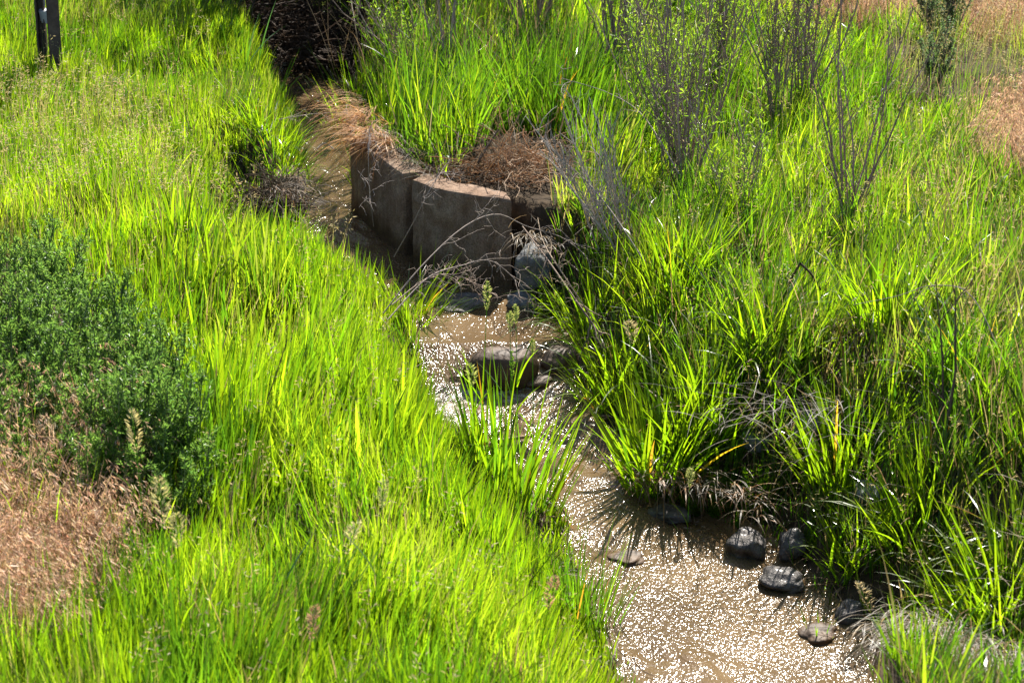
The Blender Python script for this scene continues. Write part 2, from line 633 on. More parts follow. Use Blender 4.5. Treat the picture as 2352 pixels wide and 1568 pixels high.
def build_water():
    st = 0.011
    gx = np.arange(-2.6, 2.6, st)
    gy = np.arange(6.2, 19.5, st)
    X, Y = np.meshgrid(gx, gy)
    d = gsample(DIST, X.ravel(), Y.ravel()).reshape(X.shape)
    keep = d < 0.10
    Z = water_z(Y)
    rough = np.interp(Y, [6, 8, 9.2, 10, 10.9, 11.6, 11.95, 12.6, 13.6, 14.1, 14.5, 14.8, 19], [.6, .65, .55, .65, 1.2, 1.2, .45, .4, .6, 1.2, 1.1, .12, .12])
    wave = np.zeros(X.shape)
    for sc, am, sd in ((0.22, 0.020, 11), (0.10, 0.015, 12), (0.055, 0.008, 13), (0.032, 0.0035, 14)):
        wave += am * (vnoise(X * 1.0 + 0.3 * Y, Y * 0.6, sc, sd) * 2 - 1)
    Z = Z + wave * rough * (0.2 + 1.25 * sstep(0.3, 0.75, vnoise(X, Y, 0.4, 15)))
    for (rx, ry, rr, up) in ROCK_IN_WATER:
        dd = np.hypot(X - rx, (Y - ry) * 0.9)
        Z += up * np.exp(-((dd - rr) / (0.35 * rr)) ** 2) * (Y > ry - 0.1 * rr)
    foam = np.interp(Y, [6, 7.5, 8.6, 9.3, 10.1, 10.8, 11.3, 11.7, 11.9, 12.2, 13.7, 14.0, 14.4, 15], [.22, .26, .24, .20, .26, .40, .50, .50, .25, .12, .15, .36, .25, .0])
    foam = foam + 0.28 * (vnoise(X, Y, 0.3, 21) - 0.5) + 0.12 * (vnoise(X, Y, 0.12, 22) - .5)
    ny, nx = X.shape
    idx = -np.ones(X.size, int)
    kf = keep.ravel()
    idx[kf] = np.arange(kf.sum())
    i = (np.arange(ny - 1)[:, None] * nx + np.arange(nx - 1)[None, :]).ravel()
    q = np.stack([i, i + 1, i + nx + 1, i + nx], -1)
    q = idx[q]
    q = q[(q >= 0).all(1)]
    V = np.stack([X.ravel(), Y.ravel(), Z.ravel()], 1)[kf]
    mb = MB()
    mb.add(V, quads=q, col=np.repeat(foam.ravel()[kf][:, None], 3, 1))
    o = mb.build('stream_water', M_WATER)
    tag(o, 'shallow muddy brown stream sparkling in the sun', 'stream', kind='structure')


# ------------------------------------------------------------------ rocks
def rock(label, mat, u, v, wpx, hpx, in_water=True, depth=1.0, seed=0, sink=0.35, rot=0.0, flat=False, bulge=0.0, lift=0.0, ztop=None, rough=1.0):
    """stone whose visible part is about wpx by hpx at photo position u, v (its centre)"""
    p = atw(u, v + hpx * 0.5) if in_water else atg(u, v + hpx * 0.5)
    dist = p[1] * cp - (p[2] - CAM_Z) * sp
    w = wpx / FPX * dist
    h = hpx / FPX * dist
    bm = bmesh.new()
    bmesh.ops.create_icosphere(bm, subdivisions=4, radius=1.0)
    for vv in bm.verts:
        q = vv.co + Vector((seed * 7.3, seed * 3.1, seed))
        k = 1 + rough * (0.42 * mnoise.noise(q * 0.9) + 0.20 * mnoise.noise(q * 1.9) + 0.07 * mnoise.noise(q * 4.5) + 0.03 * mnoise.noise(q * 11))
        c = vv.co.copy()
        e = 0.62 if flat else 0.93
        c = Vector((math.copysign(abs(c.x) ** e, c.x), math.copysign(abs(c.y) ** e, c.y), math.copysign(abs(c.z) ** e, c.z)))
        vv.co = Vector((c.x * w / 2, c.y * w / 2 * depth, c.z * h * 0.62)) * k * 0.95
    me = bpy.data.meshes.new('rock')
    bm.to_mesh(me)
    bm.free()
    for pl in me.polygons:
        pl.use_smooth = True
    me.materials.append(mat)
    o = bpy.data.objects.new('rock', me)
    COL.objects.link(o)
    o.location = (p[0], p[1] + w * 0.25 * depth, p[2] + h * 0.62 * (1 - 2 * sink) + lift)
    if ztop is not None:
        o.location.z = ztop - max(v_.co.z for v_ in me.vertices)
    o.rotation_euler = (0, 0, rot)
    tag(o, label, 'rock', 'rocks along the stream')
    if bulge:
        ROCK_IN_WATER.append((o.location.x, o.location.y, w * 0.5, bulge))
    return o


rock('broad brown boulder in midstream with water pouring round it', M_ROCK_B, 1150, 836, 186, 96, seed=23, depth=0.6, bulge=0.022, ztop=-0.545, rough=0.35)
rock('rounded wet stone just beside the broad midstream boulder', M_ROCK_B, 1288, 818, 92, 56, seed=2, sink=0.4, bulge=0.02)
rock('small reddish stone below the midstream boulder at the falls', M_ROCK_B, 1225, 872, 74, 26, seed=3, sink=0.35)
rock('large rounded blue-grey boulder beside the end of the concrete wall', M_ROCK_G, 1222, 602, 92, 96, seed=4, sink=0.25, in_water=False)
rock('flat blue-grey stone in the pool below the concrete wall', M_ROCK_G, 1200, 690, 76, 36, seed=5, sink=0.35)
rock('low dark slab awash under the arching dead twigs', M_ROCK_D, 1060, 694, 120, 20, seed=6, sink=0.45)
rock('smooth dark stone half in water at the bank, larger of a pair', M_ROCK_D, 1722, 1250, 92, 66, seed=7, sink=0.25)
rock('grey stone with straw over it at the water edge, smaller of a pair', M_ROCK_D, 1816, 1252, 66, 66, seed=8, sink=0.2)
rock('black wet stone in the stream under a grassy bank', M_ROCK_D, 1800, 1335, 98, 44, seed=9, sink=0.3)
rock('low tan stone breaking the sparkling surface', M_ROCK_B, 1885, 1452, 96, 28, seed=10, sink=0.48)
rock('knobbly dark stone under drooping grass leaves', M_ROCK_D, 1956, 1402, 66, 50, seed=11, sink=0.3)
rock('pale grey stone lying in dead grass up the bank', M_ROCK_G, 1862, 975, 86, 58, seed=12, sink=0.3, in_water=False)
rock('grey stone tucked under dead grass beside a paler one', M_ROCK_G, 1742, 1006, 84, 46, seed=13, sink=0.3, in_water=False)
rock('small stone at the foot of the thatch overhang', M_ROCK_D, 2032, 1486, 44, 42, seed=14, sink=0.3)
rock('dark bluish stone in water below the tall tussock', M_ROCK_D, 1542, 1178, 86, 30, seed=15, sink=0.4)
rock('brown stone just awash in the lower riffle', M_ROCK_B, 1440, 1282, 84, 18, seed=16, sink=0.5)
rock('blue-grey stone half hidden among green tufts', M_ROCK_G, 2004, 1126, 84, 40, seed=18, sink=0.3, in_water=False)
build_water()


# ------------------------------------------------------------------ concrete walls
def prism(name, outline, z0, z1, mat, parent, origin, bev=0.02, cut=0.035, jit=0.007, seed=0):
    """upright block over a plan outline, with worn edges"""
    bm = bmesh.new()
    vb = [bm.verts.new((p[0] - origin[0], p[1] - origin[1], z0 - origin[2])) for p in outline]
    f = bm.faces.new(vb)
    r = bmesh.ops.extrude_face_region(bm, geom=[f])
    for e in r['geom']:
        if isinstance(e, bmesh.types.BMVert):
            e.co.z = z1 - origin[2]
    bmesh.ops.recalc_face_normals(bm, faces=bm.faces)
    bmesh.ops.bevel(bm, geom=[e for e in bm.edges if e.calc_face_angle(0) > 0.6], offset=bev, segments=2, affect='EDGES', profile=0.6)
    for _ in range(4):
        es = [e for e in bm.edges if e.calc_length() > cut]
        if not es:
            break
        bmesh.ops.subdivide_edges(bm, edges=es, cuts=1, use_grid_fill=True)
    bmesh.ops.triangulate(bm, faces=[f for f in bm.faces if len(f.verts) > 4])
    for v in bm.verts:
        q = v.co * 9 + Vector((seed, 0, 0))
        v.co += v.normal * (jit * 1.3 * mnoise.noise(q) + jit * mnoise.noise(q * 3.3))
    me = bpy.data.meshes.new(name)
    bm.to_mesh(me)
    bm.free()
    me.materials.append(mat)
    o = bpy.data.objects.new(name, me)
    COL.objects.link(o)
    o.parent = parent
    return o


TOPZ = -0.035


def top(u, v):
    return at(u, v, TOPZ)[:2]


A0 = atw(806, 486)[:2]
B0, B1 = top(924, 396), top(944, 411)
C0, C1, D0 = top(1000, 431), top(1075, 445), top(1176, 458)
wall = thing('concrete_wall', 'weathered brown concrete wing wall beside the stream with a dark gate slot', 'wall', (B1[0], B1[1], -0.9))
o3 = np.array((B1[0], B1[1], -0.9))


def offs(pts, t):
    """points pushed to the far side (away from the water)"""
    pts = [np.array(p) for p in pts]
    res = []
    for i, p in enumerate(pts):
        d = pts[min(i + 1, len(pts) - 1)] - pts[max(i - 1, 0)]
        d = d / np.linalg.norm(d)
        n = np.array((-d[1], d[0]))
        if n[0] < 0 and n[1] < 0:
            n = -n
        if n[1] < 0:
            n = -n
        res.append(p + n * t)
    return res


p1 = [A0, B0]
b1 = offs(p1, 0.17)
prism('panel', [*p1, *b1[::-1]], -0.95, TOPZ - 0.006, M_CONC, wall, o3, seed=3)
p2 = [B1, C0, C1, D0]
b2 = offs(p2, 0.19)
b2[-1] = D0 + np.array((-0.03, 0.17))
prism('panel', [*p2, *b2[::-1]], -0.95, TOPZ, M_CONC, wall, o3, seed=9)
s1 = offs([B0, B1], 0.09)
s2 = offs([B0, B1], 0.17)
prism('slot_back', [s1[0], s1[1], s2[1], s2[0]], -0.95, TOPZ - 0.02, M_CONC, wall, o3, bev=0.006, seed=5)

Lf0, Lf1 = atw(592, 512)[:2], atw(699, 522)[:2]
ab = thing('concrete_abutment', 'dark concrete abutment under dead roots facing the wing wall', 'abutment', (*Lf1, -0.9))
pa = [Lf0, Lf1]
prism('block', [Lf0, Lf1, Lf1 + np.array((-0.02, 0.45)), Lf0 + np.array((-0.02, 0.4))], -0.95, -0.29, M_CONC, ab, (*Lf1, -0.9), seed=12)
prism('cap', [Lf0 + np.array((0.03, 0.05)), Lf1 + np.array((-0.04, 0.05)), Lf1 + np.array((-0.06, 0.38)), Lf0 + np.array((0.02, 0.36))], -0.287, -0.25, M_CONC, ab, (*Lf1, -0.9), seed=14)


# ------------------------------------------------------------------ steel post
def box(name, mat, parent, c, s, rot=(0, 0, 0), bev=0.003):
    bm = bmesh.new()
    bmesh.ops.create_cube(bm, size=1.0)
    for v in bm.verts:
        v.co = Vector((v.co.x * s[0], v.co.y * s[1], v.co.z * s[2]))
    bmesh.ops.bevel(bm, geom=bm.edges[:], offset=bev, segments=2, affect='EDGES')
    me = bpy.data.meshes.new(name)
    bm.to_mesh(me)
    bm.free()
    me.materials.append(mat)
    o = bpy.data.objects.new(name, me)
    COL.objects.link(o)
    o.parent = parent
    o.location = c
    o.rotation_euler = rot
    return o


pb = atg(118, 178)
post = thing('steel_post', 'dark rusty steel gate post standing in tall grass', 'post', pb)
H = 1.9
box('web', M_STEEL, post, (-0.035, 0.075, H / 2), (0.012, 0.05, H))
f1 = box('flange', M_STEEL, post, (0.045, 0.0, H / 2), (0.082, 0.012, H))
box('flange', M_STEEL, post, (0.002, 0.04, H / 2), (0.008, 0.09, H))
box('flange', M_STEEL, post, (-0.062, 0.10, H / 2), (0.055, 0.012, H), rot=(0, 0, 0.15))
box('flange', M_STEEL, post, (-0.082, 0.06, H / 2), (0.012, 0.09, H))
box('bracket', M_GALV, post, (-0.03, 0.05, 0.42), (0.075, 0.012, 0.095), rot=(0.25, 0.0, -0.5))
box('bracket_lip', M_GALV, post, (-0.028, 0.075, 0.468), (0.07, 0.05, 0.008), rot=(0.1, 0.1, -0.5))
rod = MB()
tube(rod, [(-0.022, 0.05, 0.5), (-0.022, 0.05, 1.9)], [0.005, 0.005], 8, (.3, .3, .3))
rod.build('threaded_rod', M_GALV, post)


# ------------------------------------------------------------------ grass
GREENS = [(0.265, 0.43, 0.008), (0.19, 0.38, 0.008), (0.345, 0.49, 0.014), (0.11, 0.27, 0.008), (0.28, 0.42, 0.012)]
LIME = [(0.38, 0.53, 0.02), (0.30, 0.47, 0.012), (0.44, 0.55, 0.04), (0.25, 0.43, 0.010)]
OLIVE = [(0.27, 0.34, 0.045), (0.35, 0.36, 0.09), (0.19, 0.29, 0.03), (0.30, 0.38, 0.04)]
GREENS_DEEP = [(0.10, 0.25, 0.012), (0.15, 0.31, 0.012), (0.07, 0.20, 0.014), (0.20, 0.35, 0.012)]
STRAW = [(0.30, 0.225, 0.13), (0.24, 0.18, 0.11), (0.36, 0.29, 0.19), (0.19, 0.14, 0.09)]
STRAW_ORANGE = [(0.33, 0.17, 0.065), (0.26, 0.135, 0.06), (0.38, 0.23, 0.10), (0.21, 0.11, 0.055)]
STRAW_GREY = [(0.19, 0.16, 0.12), (0.14, 0.115, 0.09), (0.25, 0.21, 0.16), (0.09, 0.075, 0.055)]
PINK = [(0.66, 0.48, 0.36), (0.58, 0.40, 0.29), (0.74, 0.58, 0.46), (0.52, 0.43, 0.24)]


def zone(pts, z=-0.1):
    return np.array([at(u, v, z)[:2] for u, v in pts])


Z_CHEAT_NEAR = zone([(-150, 1200), (60, 1180), (150, 1230), (215, 1280), (225, 1350), (180, 1430), (90, 1490), (-150, 1520)], -0.15)
Z_CHEAT_MIX = zone([(-150, 1010), (60, 1000), (190, 1040), (290, 1090), (290, 1280), (225, 1350), (215, 1280), (150, 1230), (60, 1180), (-150, 1200)], -0.15)
Z_CHEAT_FAR = zone([(1600, -150), (1720, 20), (1850, 70), (2000, 80), (2100, 70), (2250, 95), (2500, 105), (2600, -150)], 0.05)
Z_CHEAT_SIDE = zone([(2235, 300), (2290, 240), (2450, 215), (2500, 480), (2330, 440), (2260, 390)], 0.05)
Z_OLIVE = zone([(2000, 100), (2200, 90), (2500, 110), (2500, 260), (2250, 260), (2080, 240)], 0.05)
Z_FORB = zone([(-120, 640), (120, 690), (260, 790), (360, 880), (420, 1010), (410, 1140), (250, 1100), (120, 1020), (-120, 960)], -0.15)
Z_HOLLOW = zone([(470, -120), (520, 30), (600, 110), (650, 170), (800, 235), (800, 150), (860, 60), (860, -120)], -0.1)
Z_PILE = zone([(1000, 440), (1060, 345), (1150, 300), (1310, 290), (1340, 430), (1190, 470)], -0.05)
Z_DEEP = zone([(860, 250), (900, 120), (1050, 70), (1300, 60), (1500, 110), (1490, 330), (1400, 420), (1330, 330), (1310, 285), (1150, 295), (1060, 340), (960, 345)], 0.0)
Z_ABUT = np.array([(-1.85, 12.1), (-1.1, 12.1), (-1.0, 13.0), (-1.2, 14.2), (-1.85, 14.2)])
Z_ROOTS = zone([(570, 470), (640, 455), (705, 460), (705, 530), (570, 530)], -0.35)
WALL_PLAN = [A0, B0, B1, C0, C1, D0, *offs([A0, B0, B1, C0, C1, D0], 0.19)[::-1]]


def scatter(n, margin=0.55, y0=6.4, y1=19.6):
    """ground points spread evenly over the part of the meadow the camera looks at"""
    y = rng.uniform(y0, y1, n * 2)
    x = rng.uniform(-1, 1, n * 2) * (0.225 * y1 + margin)
    k = np.abs(x) < 0.225 * (y * cp + 1.4) + margin
    return x[k][:n], y[k][:n]


def base_filter(x, y, dmin=0.03):
    d = dist_w(x, y)
    ok = d > dmin
    ok &= ~inpoly(x, y, WALL_PLAN)
    ok &= ~inpoly(x, y, [Lf0, Lf1, Lf1 + np.array((0, .42)), Lf0 + np.array((0, .38))])
    return ok


def tuft_blades(cx, cy, n_per, rad, h, w, lean, curve, hvar=0.25, wind=0.06, wdir=0.3, field=None):
    """expand tuft centres to blades"""
    k = np.repeat(np.arange(len(cx)), n_per)
    n = len(k)
    r = np.sqrt(rng.random(n))
    ph = rng.uniform(0, 2 * math.pi, n)
    x = cx[k] + rad[k] * r * np.cos(ph)
    y = cy[k] + rad[k] * r * np.sin(ph)
    az = ph + rng.normal(0, 0.6, n)
    ln = np.abs(lean[k] * (0.25 + r) + rng.normal(0, 0.08, n))
    # a light breeze leans everything a little one way
    vx, vy = np.sin(ln) * np.cos(az) + wind * math.cos(wdir), np.sin(ln) * np.sin(az) + wind * math.sin(wdir)
    if field is not None:
        vx, vy = vx + field[0][k], vy + field[1][k]
    az = np.arctan2(vy, vx)
    ln = np.arcsin(np.clip(np.hypot(vx, vy), 0, 0.98))
    hh = h[k] * np.clip(rng.normal(1 - hvar * 0.5, hvar, n), 0.35, 1.5)
    ww = w[k] * np.clip(rng.normal(1, 0.25, n), 0.5, 1.7)
    cv = np.abs(curve[k] * rng.gamma(1.6, 0.6, n))
    return k, x, y, hh, ww, az, ln, cv


def meadow(name, label, n_tufts, sel, n_per, rad, hfun, w, lean, curve, cols, mat=None, dead=0.06, segs=3, seed=0, thin=None, kind='stuff', cat='grass', wind=0.06, dead_cols=STRAW, dmin=0.03, bend=0.34):
    x, y = scatter(n_tufts)
    ok = base_filter(x, y, dmin) & sel(x, y)
    if thin is not None:
        ok &= rng.random(len(x)) < thin(x, y)
    x, y = x[ok], y[ok]
    m = len(x)
    hh = hfun(x, y) * rng.uniform(0.75, 1.2, m)
    k, bx, by, h, ww, az, ln, cv = tuft_blades(x, y, n_per, np.full(m, rad) * rng.uniform(.6, 1.4, m), hh, np.full(m, w) * rng.uniform(.75, 1.3, m),
                                               np.full(m, lean), np.full(m, curve) * rng.uniform(.5, 1.5, m), wind=wind, hvar=0.40,
                                               field=(bend * (vnoise(x, y, 0.38, 81) - .5) + .5 * bend * (vnoise(x, y, 0.15, 83) - .5), bend * (vnoise(x, y, 0.38, 82) - .5)))
    good = dist_w(bx, by) > dmin * 0.5
    tone = pick(cols, m, 0.08)
    if mat is None:                                        # different grasses, with lit and shaded patches put into lime and deep green
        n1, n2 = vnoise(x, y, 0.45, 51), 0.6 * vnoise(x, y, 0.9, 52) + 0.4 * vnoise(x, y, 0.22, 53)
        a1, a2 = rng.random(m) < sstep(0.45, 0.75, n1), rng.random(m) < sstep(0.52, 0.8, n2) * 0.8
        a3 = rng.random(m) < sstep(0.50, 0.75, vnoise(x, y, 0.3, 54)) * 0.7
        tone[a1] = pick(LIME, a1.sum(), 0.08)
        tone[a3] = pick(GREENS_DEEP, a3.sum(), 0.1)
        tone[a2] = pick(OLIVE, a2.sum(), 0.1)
    tone = tone[k]
    c = np.clip(tone * (1 + rng.normal(0, 0.2, (len(k), 1))), 0.003, 0.9)
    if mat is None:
        dk = rng.random(len(k)) < 0.24  # deeper blades put the shaded gaps between blades into the colour
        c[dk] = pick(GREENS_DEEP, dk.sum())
    dd = rng.random(len(k)) < dead * (0.4 + 2.2 * sstep(0.45, 0.8, vnoise(x, y, 0.5, 55)))[k]
    c[dd] = pick(dead_cols, dd.sum())
    ww[dd] *= 0.7
    bz = ground_z(bx, by) - 0.01
    mb = MB()
    g = good
    blades(mb, bx[g], by[g], bz[g], h[g], ww[g], az[g], ln[g], cv[g], c[g], segs=segs)
    o = mb.build(name, mat or M_GRASS)
    tag(o, label, cat, kind=kind)
    return o


def not_zones(x, y, *zs):
    r = np.ones(x.shape, bool)
    for z in zs:
        r &= ~inpoly(x, y, z)
    return r


Z_LOW = zone([(960, 860), (1050, 1000), (1300, 1100), (1350, 1250), (1440, 1500), (1500, 1650), (1340, 1560), (1250, 1290), (1010, 1190), (930, 1010)], -0.7)


def edge_h(x, y, h0, k=0.28, floor=0.07):
    h = h0 * (0.62 + 0.72 * vnoise(x, y, 0.6, 31)) * (1 - 0.9 * gsample(DIP, x, y)) * np.where(inpoly(x, y, Z_LOW), 0.5, 1.0)
    h = np.minimum(h, floor + k * np.maximum(dist_w(x, y), 0) + 0.12 * sstep(11.9, 12.6, y) * (1 - sstep(13.7, 14.0, y)) + 0.2 * sstep(14.7, 15.0, y))
    return np.where(inpoly(x, y, Z_ABUT), np.minimum(h, 0.11), h)


is_left = lambda x, y: side_w(x, y) < 0
is_right = lambda x, y: side_w(x, y) >= 0
pu = lambda x, y: project(x, y, ground_z(x, y))

# fine bright meadow grass over the near bank
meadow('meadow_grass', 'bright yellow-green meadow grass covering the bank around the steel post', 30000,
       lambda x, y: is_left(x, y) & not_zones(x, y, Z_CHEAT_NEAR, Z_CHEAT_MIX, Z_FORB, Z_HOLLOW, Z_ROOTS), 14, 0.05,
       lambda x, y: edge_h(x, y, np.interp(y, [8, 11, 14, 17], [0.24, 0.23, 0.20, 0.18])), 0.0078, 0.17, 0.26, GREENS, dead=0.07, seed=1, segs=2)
# broader leaves in the middle of the near bank
Z_BROAD = zone([(380, 620), (700, 600), (960, 720), (1000, 900), (1000, 1080), (800, 1130), (520, 1060), (400, 900)], -0.2)
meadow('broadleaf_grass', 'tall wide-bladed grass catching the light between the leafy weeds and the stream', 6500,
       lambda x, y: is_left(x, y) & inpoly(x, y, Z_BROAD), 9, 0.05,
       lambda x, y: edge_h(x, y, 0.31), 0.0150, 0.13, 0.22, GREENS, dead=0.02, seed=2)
# sunlit, closest grass
Z_NEAR = zone([(280, 1350), (600, 1250), (1000, 1250), (1300, 1350), (1450, 1500), (1500, 1900), (200, 1900)], -0.3)
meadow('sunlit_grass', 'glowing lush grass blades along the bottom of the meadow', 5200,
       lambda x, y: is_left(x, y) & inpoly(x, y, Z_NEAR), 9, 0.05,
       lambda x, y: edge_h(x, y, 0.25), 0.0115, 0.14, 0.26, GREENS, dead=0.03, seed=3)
# far bank: coarser, tufted, with dead leaves between
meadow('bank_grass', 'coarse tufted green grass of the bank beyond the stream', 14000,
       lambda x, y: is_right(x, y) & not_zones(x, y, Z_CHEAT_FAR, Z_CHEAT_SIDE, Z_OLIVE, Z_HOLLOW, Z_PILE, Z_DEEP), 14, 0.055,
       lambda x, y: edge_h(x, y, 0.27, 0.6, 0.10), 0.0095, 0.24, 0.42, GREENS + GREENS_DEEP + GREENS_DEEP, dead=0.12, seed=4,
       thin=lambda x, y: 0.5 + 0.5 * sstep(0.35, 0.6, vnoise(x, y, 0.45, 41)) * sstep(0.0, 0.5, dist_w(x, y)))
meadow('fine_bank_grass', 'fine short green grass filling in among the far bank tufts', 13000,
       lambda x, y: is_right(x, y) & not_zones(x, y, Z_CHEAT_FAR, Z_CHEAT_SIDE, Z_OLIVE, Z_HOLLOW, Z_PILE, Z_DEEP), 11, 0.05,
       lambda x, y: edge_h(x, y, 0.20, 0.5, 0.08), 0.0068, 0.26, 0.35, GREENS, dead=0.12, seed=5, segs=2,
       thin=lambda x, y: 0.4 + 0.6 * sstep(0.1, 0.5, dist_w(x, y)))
meadow('shade_toned_grass', 'tall grass behind the concrete wall with its shade put into deep green', 15000,
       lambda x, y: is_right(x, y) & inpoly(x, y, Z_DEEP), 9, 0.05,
       lambda x, y: 0.42 * (0.75 + 0.5 * vnoise(x, y, .4, 35)), 0.0105, 0.16, 0.32, GREENS_DEEP, dead=0.10, seed=10, dead_cols=STRAW_GREY + STRAW)  # deep greens carry the willow shade of this corner in the blade colour
# olive stalky grass near the dry field
meadow('olive_grass', 'olive green stalky grass at the edge of the dry pink field', 2200,
       lambda x, y: inpoly(x, y, Z_OLIVE), 12, 0.06, lambda x, y: np.full(len(x), 0.36), 0.004, 0.16, 0.25,
       [(0.26, 0.36, 0.06), (0.20, 0.32, 0.05), (0.34, 0.36, 0.12)], dead=0.12, seed=6)
# dead thatch on the banks: collapsed blades
meadow('dead_thatch', 'grey and tan dead grass matted along the stream banks', 5200,
       lambda x, y: (dist_w(x, y) < 0.95) & ((is_right(x, y) & (y < 13.0)) | (is_left(x, y) & (dist_w(x, y) < 0.3) & (y < 12.6))) & not_zones(x, y, Z_HOLLOW), 9, 0.06,
       lambda x, y: np.full(len(x), 0.24), 0.0045, 1.05, 1.0, STRAW_GREY + STRAW, mat=M_DRY, dead=0, seed=7, dmin=0.0, cat='dead grass')
meadow('dead_blades', 'scattered bleached grass stalks through the far bank', 4200,
       lambda x, y: is_right(x, y) & (dist_w(x, y) > 0.4) & not_zones(x, y, Z_CHEAT_FAR, Z_HOLLOW), 3, 0.08,
       lambda x, y: np.full(len(x), 0.42), 0.004, 0.5, 0.9, STRAW, mat=M_DRY, dead=0, seed=8, cat='dead grass')


def cheat(name, label, zn, n_tufts, h, gap=0.45):
    """cheatgrass gone dry: thin stems that nod over, feathery heads hanging from the tip"""
    x0, x1, y0, y1 = zn[:, 0].min(), zn[:, 0].max(), max(zn[:, 1].min(), 5.8), min(zn[:, 1].max(), 19.8)
    x, y = rng.uniform(x0, x1, n_tufts * 6), rng.uniform(y0, y1, n_tufts * 6)
    ok = inpoly(x, y, zn) & (np.abs(x) < 0.225 * y + 0.7)
    ok &= rng.random(len(x)) < 0.08 + 0.92 * sstep(gap - 0.15, gap + 0.15, 0.6 * vnoise(x, y, 0.28, 61) + 0.4 * vnoise(x, y, 0.11, 62))
    x, y = x[ok][:n_tufts], y[ok][:n_tufts]
    m = len(x)
    k, bx, by, hh, ww, az, ln, cv = tuft_blades(x, y, 6, np.full(m, 0.045), np.full(m, h), np.full(m, 0.003), np.full(m, 0.2), np.full(m, 0.5), wind=0.08)
    bz = ground_z(bx, by) - 0.01
    tone = (0.75 + 0.5 * rng.random(m))[k][:, None]
    c = pick(PINK + [(0.36, 0.34, 0.08), (0.40, 0.22, 0.13)], len(k), 0.2) * tone
    hh *= 0.6 + 0.8 * vnoise(bx, by, 0.35, 63)
    mb = MB()
    cv = np.clip(cv, 0.15, 1.2)
    blades(mb, bx, by, bz, hh, ww, az, ln, cv, c, segs=3, taper=0.9)
    th = ln + cv * 0.5
    tip = np.stack([bx + np.sin(th) * hh * np.cos(az), by + np.sin(th) * hh * np.sin(az), bz + np.cos(th) * hh], 1)
    for j in range(5):
        f = rng.random(len(k)) * 0.05
        P = tip + np.stack([np.cos(az) * f, np.sin(az) * f, -0.6 * f], 1) + rng.normal(0, 0.006, tip.shape)
        D = np.stack([np.cos(az) * .6 + rng.normal(0, .25, len(k)), np.sin(az) * .6 + rng.normal(0, .25, len(k)), rng.normal(-0.75, 0.3, len(k))], 1)
        leaves(mb, P, D, rng.uniform(0.02, 0.042, len(k)), rng.uniform(0.002, 0.0048, len(k)), np.clip(pick(PINK + [(0.68, 0.54, 0.42), (0.46, 0.24, 0.18)], len(k), 0.2) * tone, 0, .85))
    o = mb.build(name, M_DRY)
    tag(o, label, 'dry grass', kind='stuff')


cheat('dry_cheatgrass', 'pinkish dry nodding grass patch beside the leafy weeds', Z_CHEAT_NEAR, 800, 0.28, gap=0.45)
cheat('dry_heads', 'pink nodding seed heads mixed into the green below the leafy weeds', Z_CHEAT_MIX, 190, 0.34, gap=0.5)
cheat('dry_field', 'pale pink dry grass field beyond the willows', Z_CHEAT_FAR, 2400, 0.30, gap=0.3)
cheat('dry_patch', 'reddish dry grass patch in the far bank by the picture edge', Z_CHEAT_SIDE, 900, 0.28, gap=0.3)
meadow('sparse_grass', 'thin green shoots growing up through the pinkish dry grass', 30000,
       lambda x, y: inpoly(x, y, Z_CHEAT_NEAR) | inpoly(x, y, Z_CHEAT_MIX), 5, 0.04, lambda x, y: 0.12 + 0.20 * vnoise(x, y, .3, 71), 0.006, 0.2, 0.5, GREENS, seed=9, thin=lambda x, y: 0.25 + sstep(0.35, 0.6, vnoise(x, y, .4, 72)) + inpoly(x, y, Z_CHEAT_MIX) * 0.7)


def seed_stalks(name, label, zn, n, h, col_s, col_h, gy0=6, hang=0.5):
    """thin stems topped by loose brome-like heads"""
    x0, x1, y0, y1 = zn[:, 0].min(), zn[:, 0].max(), max(zn[:, 1].min(), 5.8), min(zn[:, 1].max(), 20)
    x, y = rng.uniform(x0, x1, n * 4), rng.uniform(y0, y1, n * 4)
    ok = inpoly(x, y, zn) & (dist_w(x, y) > 0.1)
    x, y = x[ok][:n], y[ok][:n]
    m = len(x)
    z = ground_z(x, y)
    hh = h * rng.uniform(0.75, 1.15, m)
    az = rng.normal(0.2, 1.4, m)
    ln = np.abs(rng.normal(0.05, 0.08, m))
    cv = np.abs(rng.normal(0.25, 0.2, m))
    mb = MB()
    blades(mb, x, y, z, hh, np.full(m, 0.0026), az, ln, cv, pick(col_s, m), segs=4, taper=0.9)
    for j in range(12):
        t = 0.76 + 0.02 * j
        th = ln + cv * t * 0.5
        P = np.stack([x + np.sin(th) * hh * t * np.cos(az), y + np.sin(th) * hh * t * np.sin(az), z + np.cos(th) * hh * t], 1)
        D = np.stack([rng.normal(0.1, .8, m), rng.normal(0, .8, m), rng.normal(0.25, hang, m)], 1)
        D /= np.linalg.norm(D, axis=1)[:, None]
        P = P + D * rng.uniform(0.0, 0.03, m)[:, None]
        leaves(mb, P, D, rng.uniform(0.016, 0.030, m), rng.uniform(0.003, 0.006, m), pick(col_h, m))
    o = mb.build(name, M_DRY)
    tag(o, label, 'seed heads', kind='stuff')


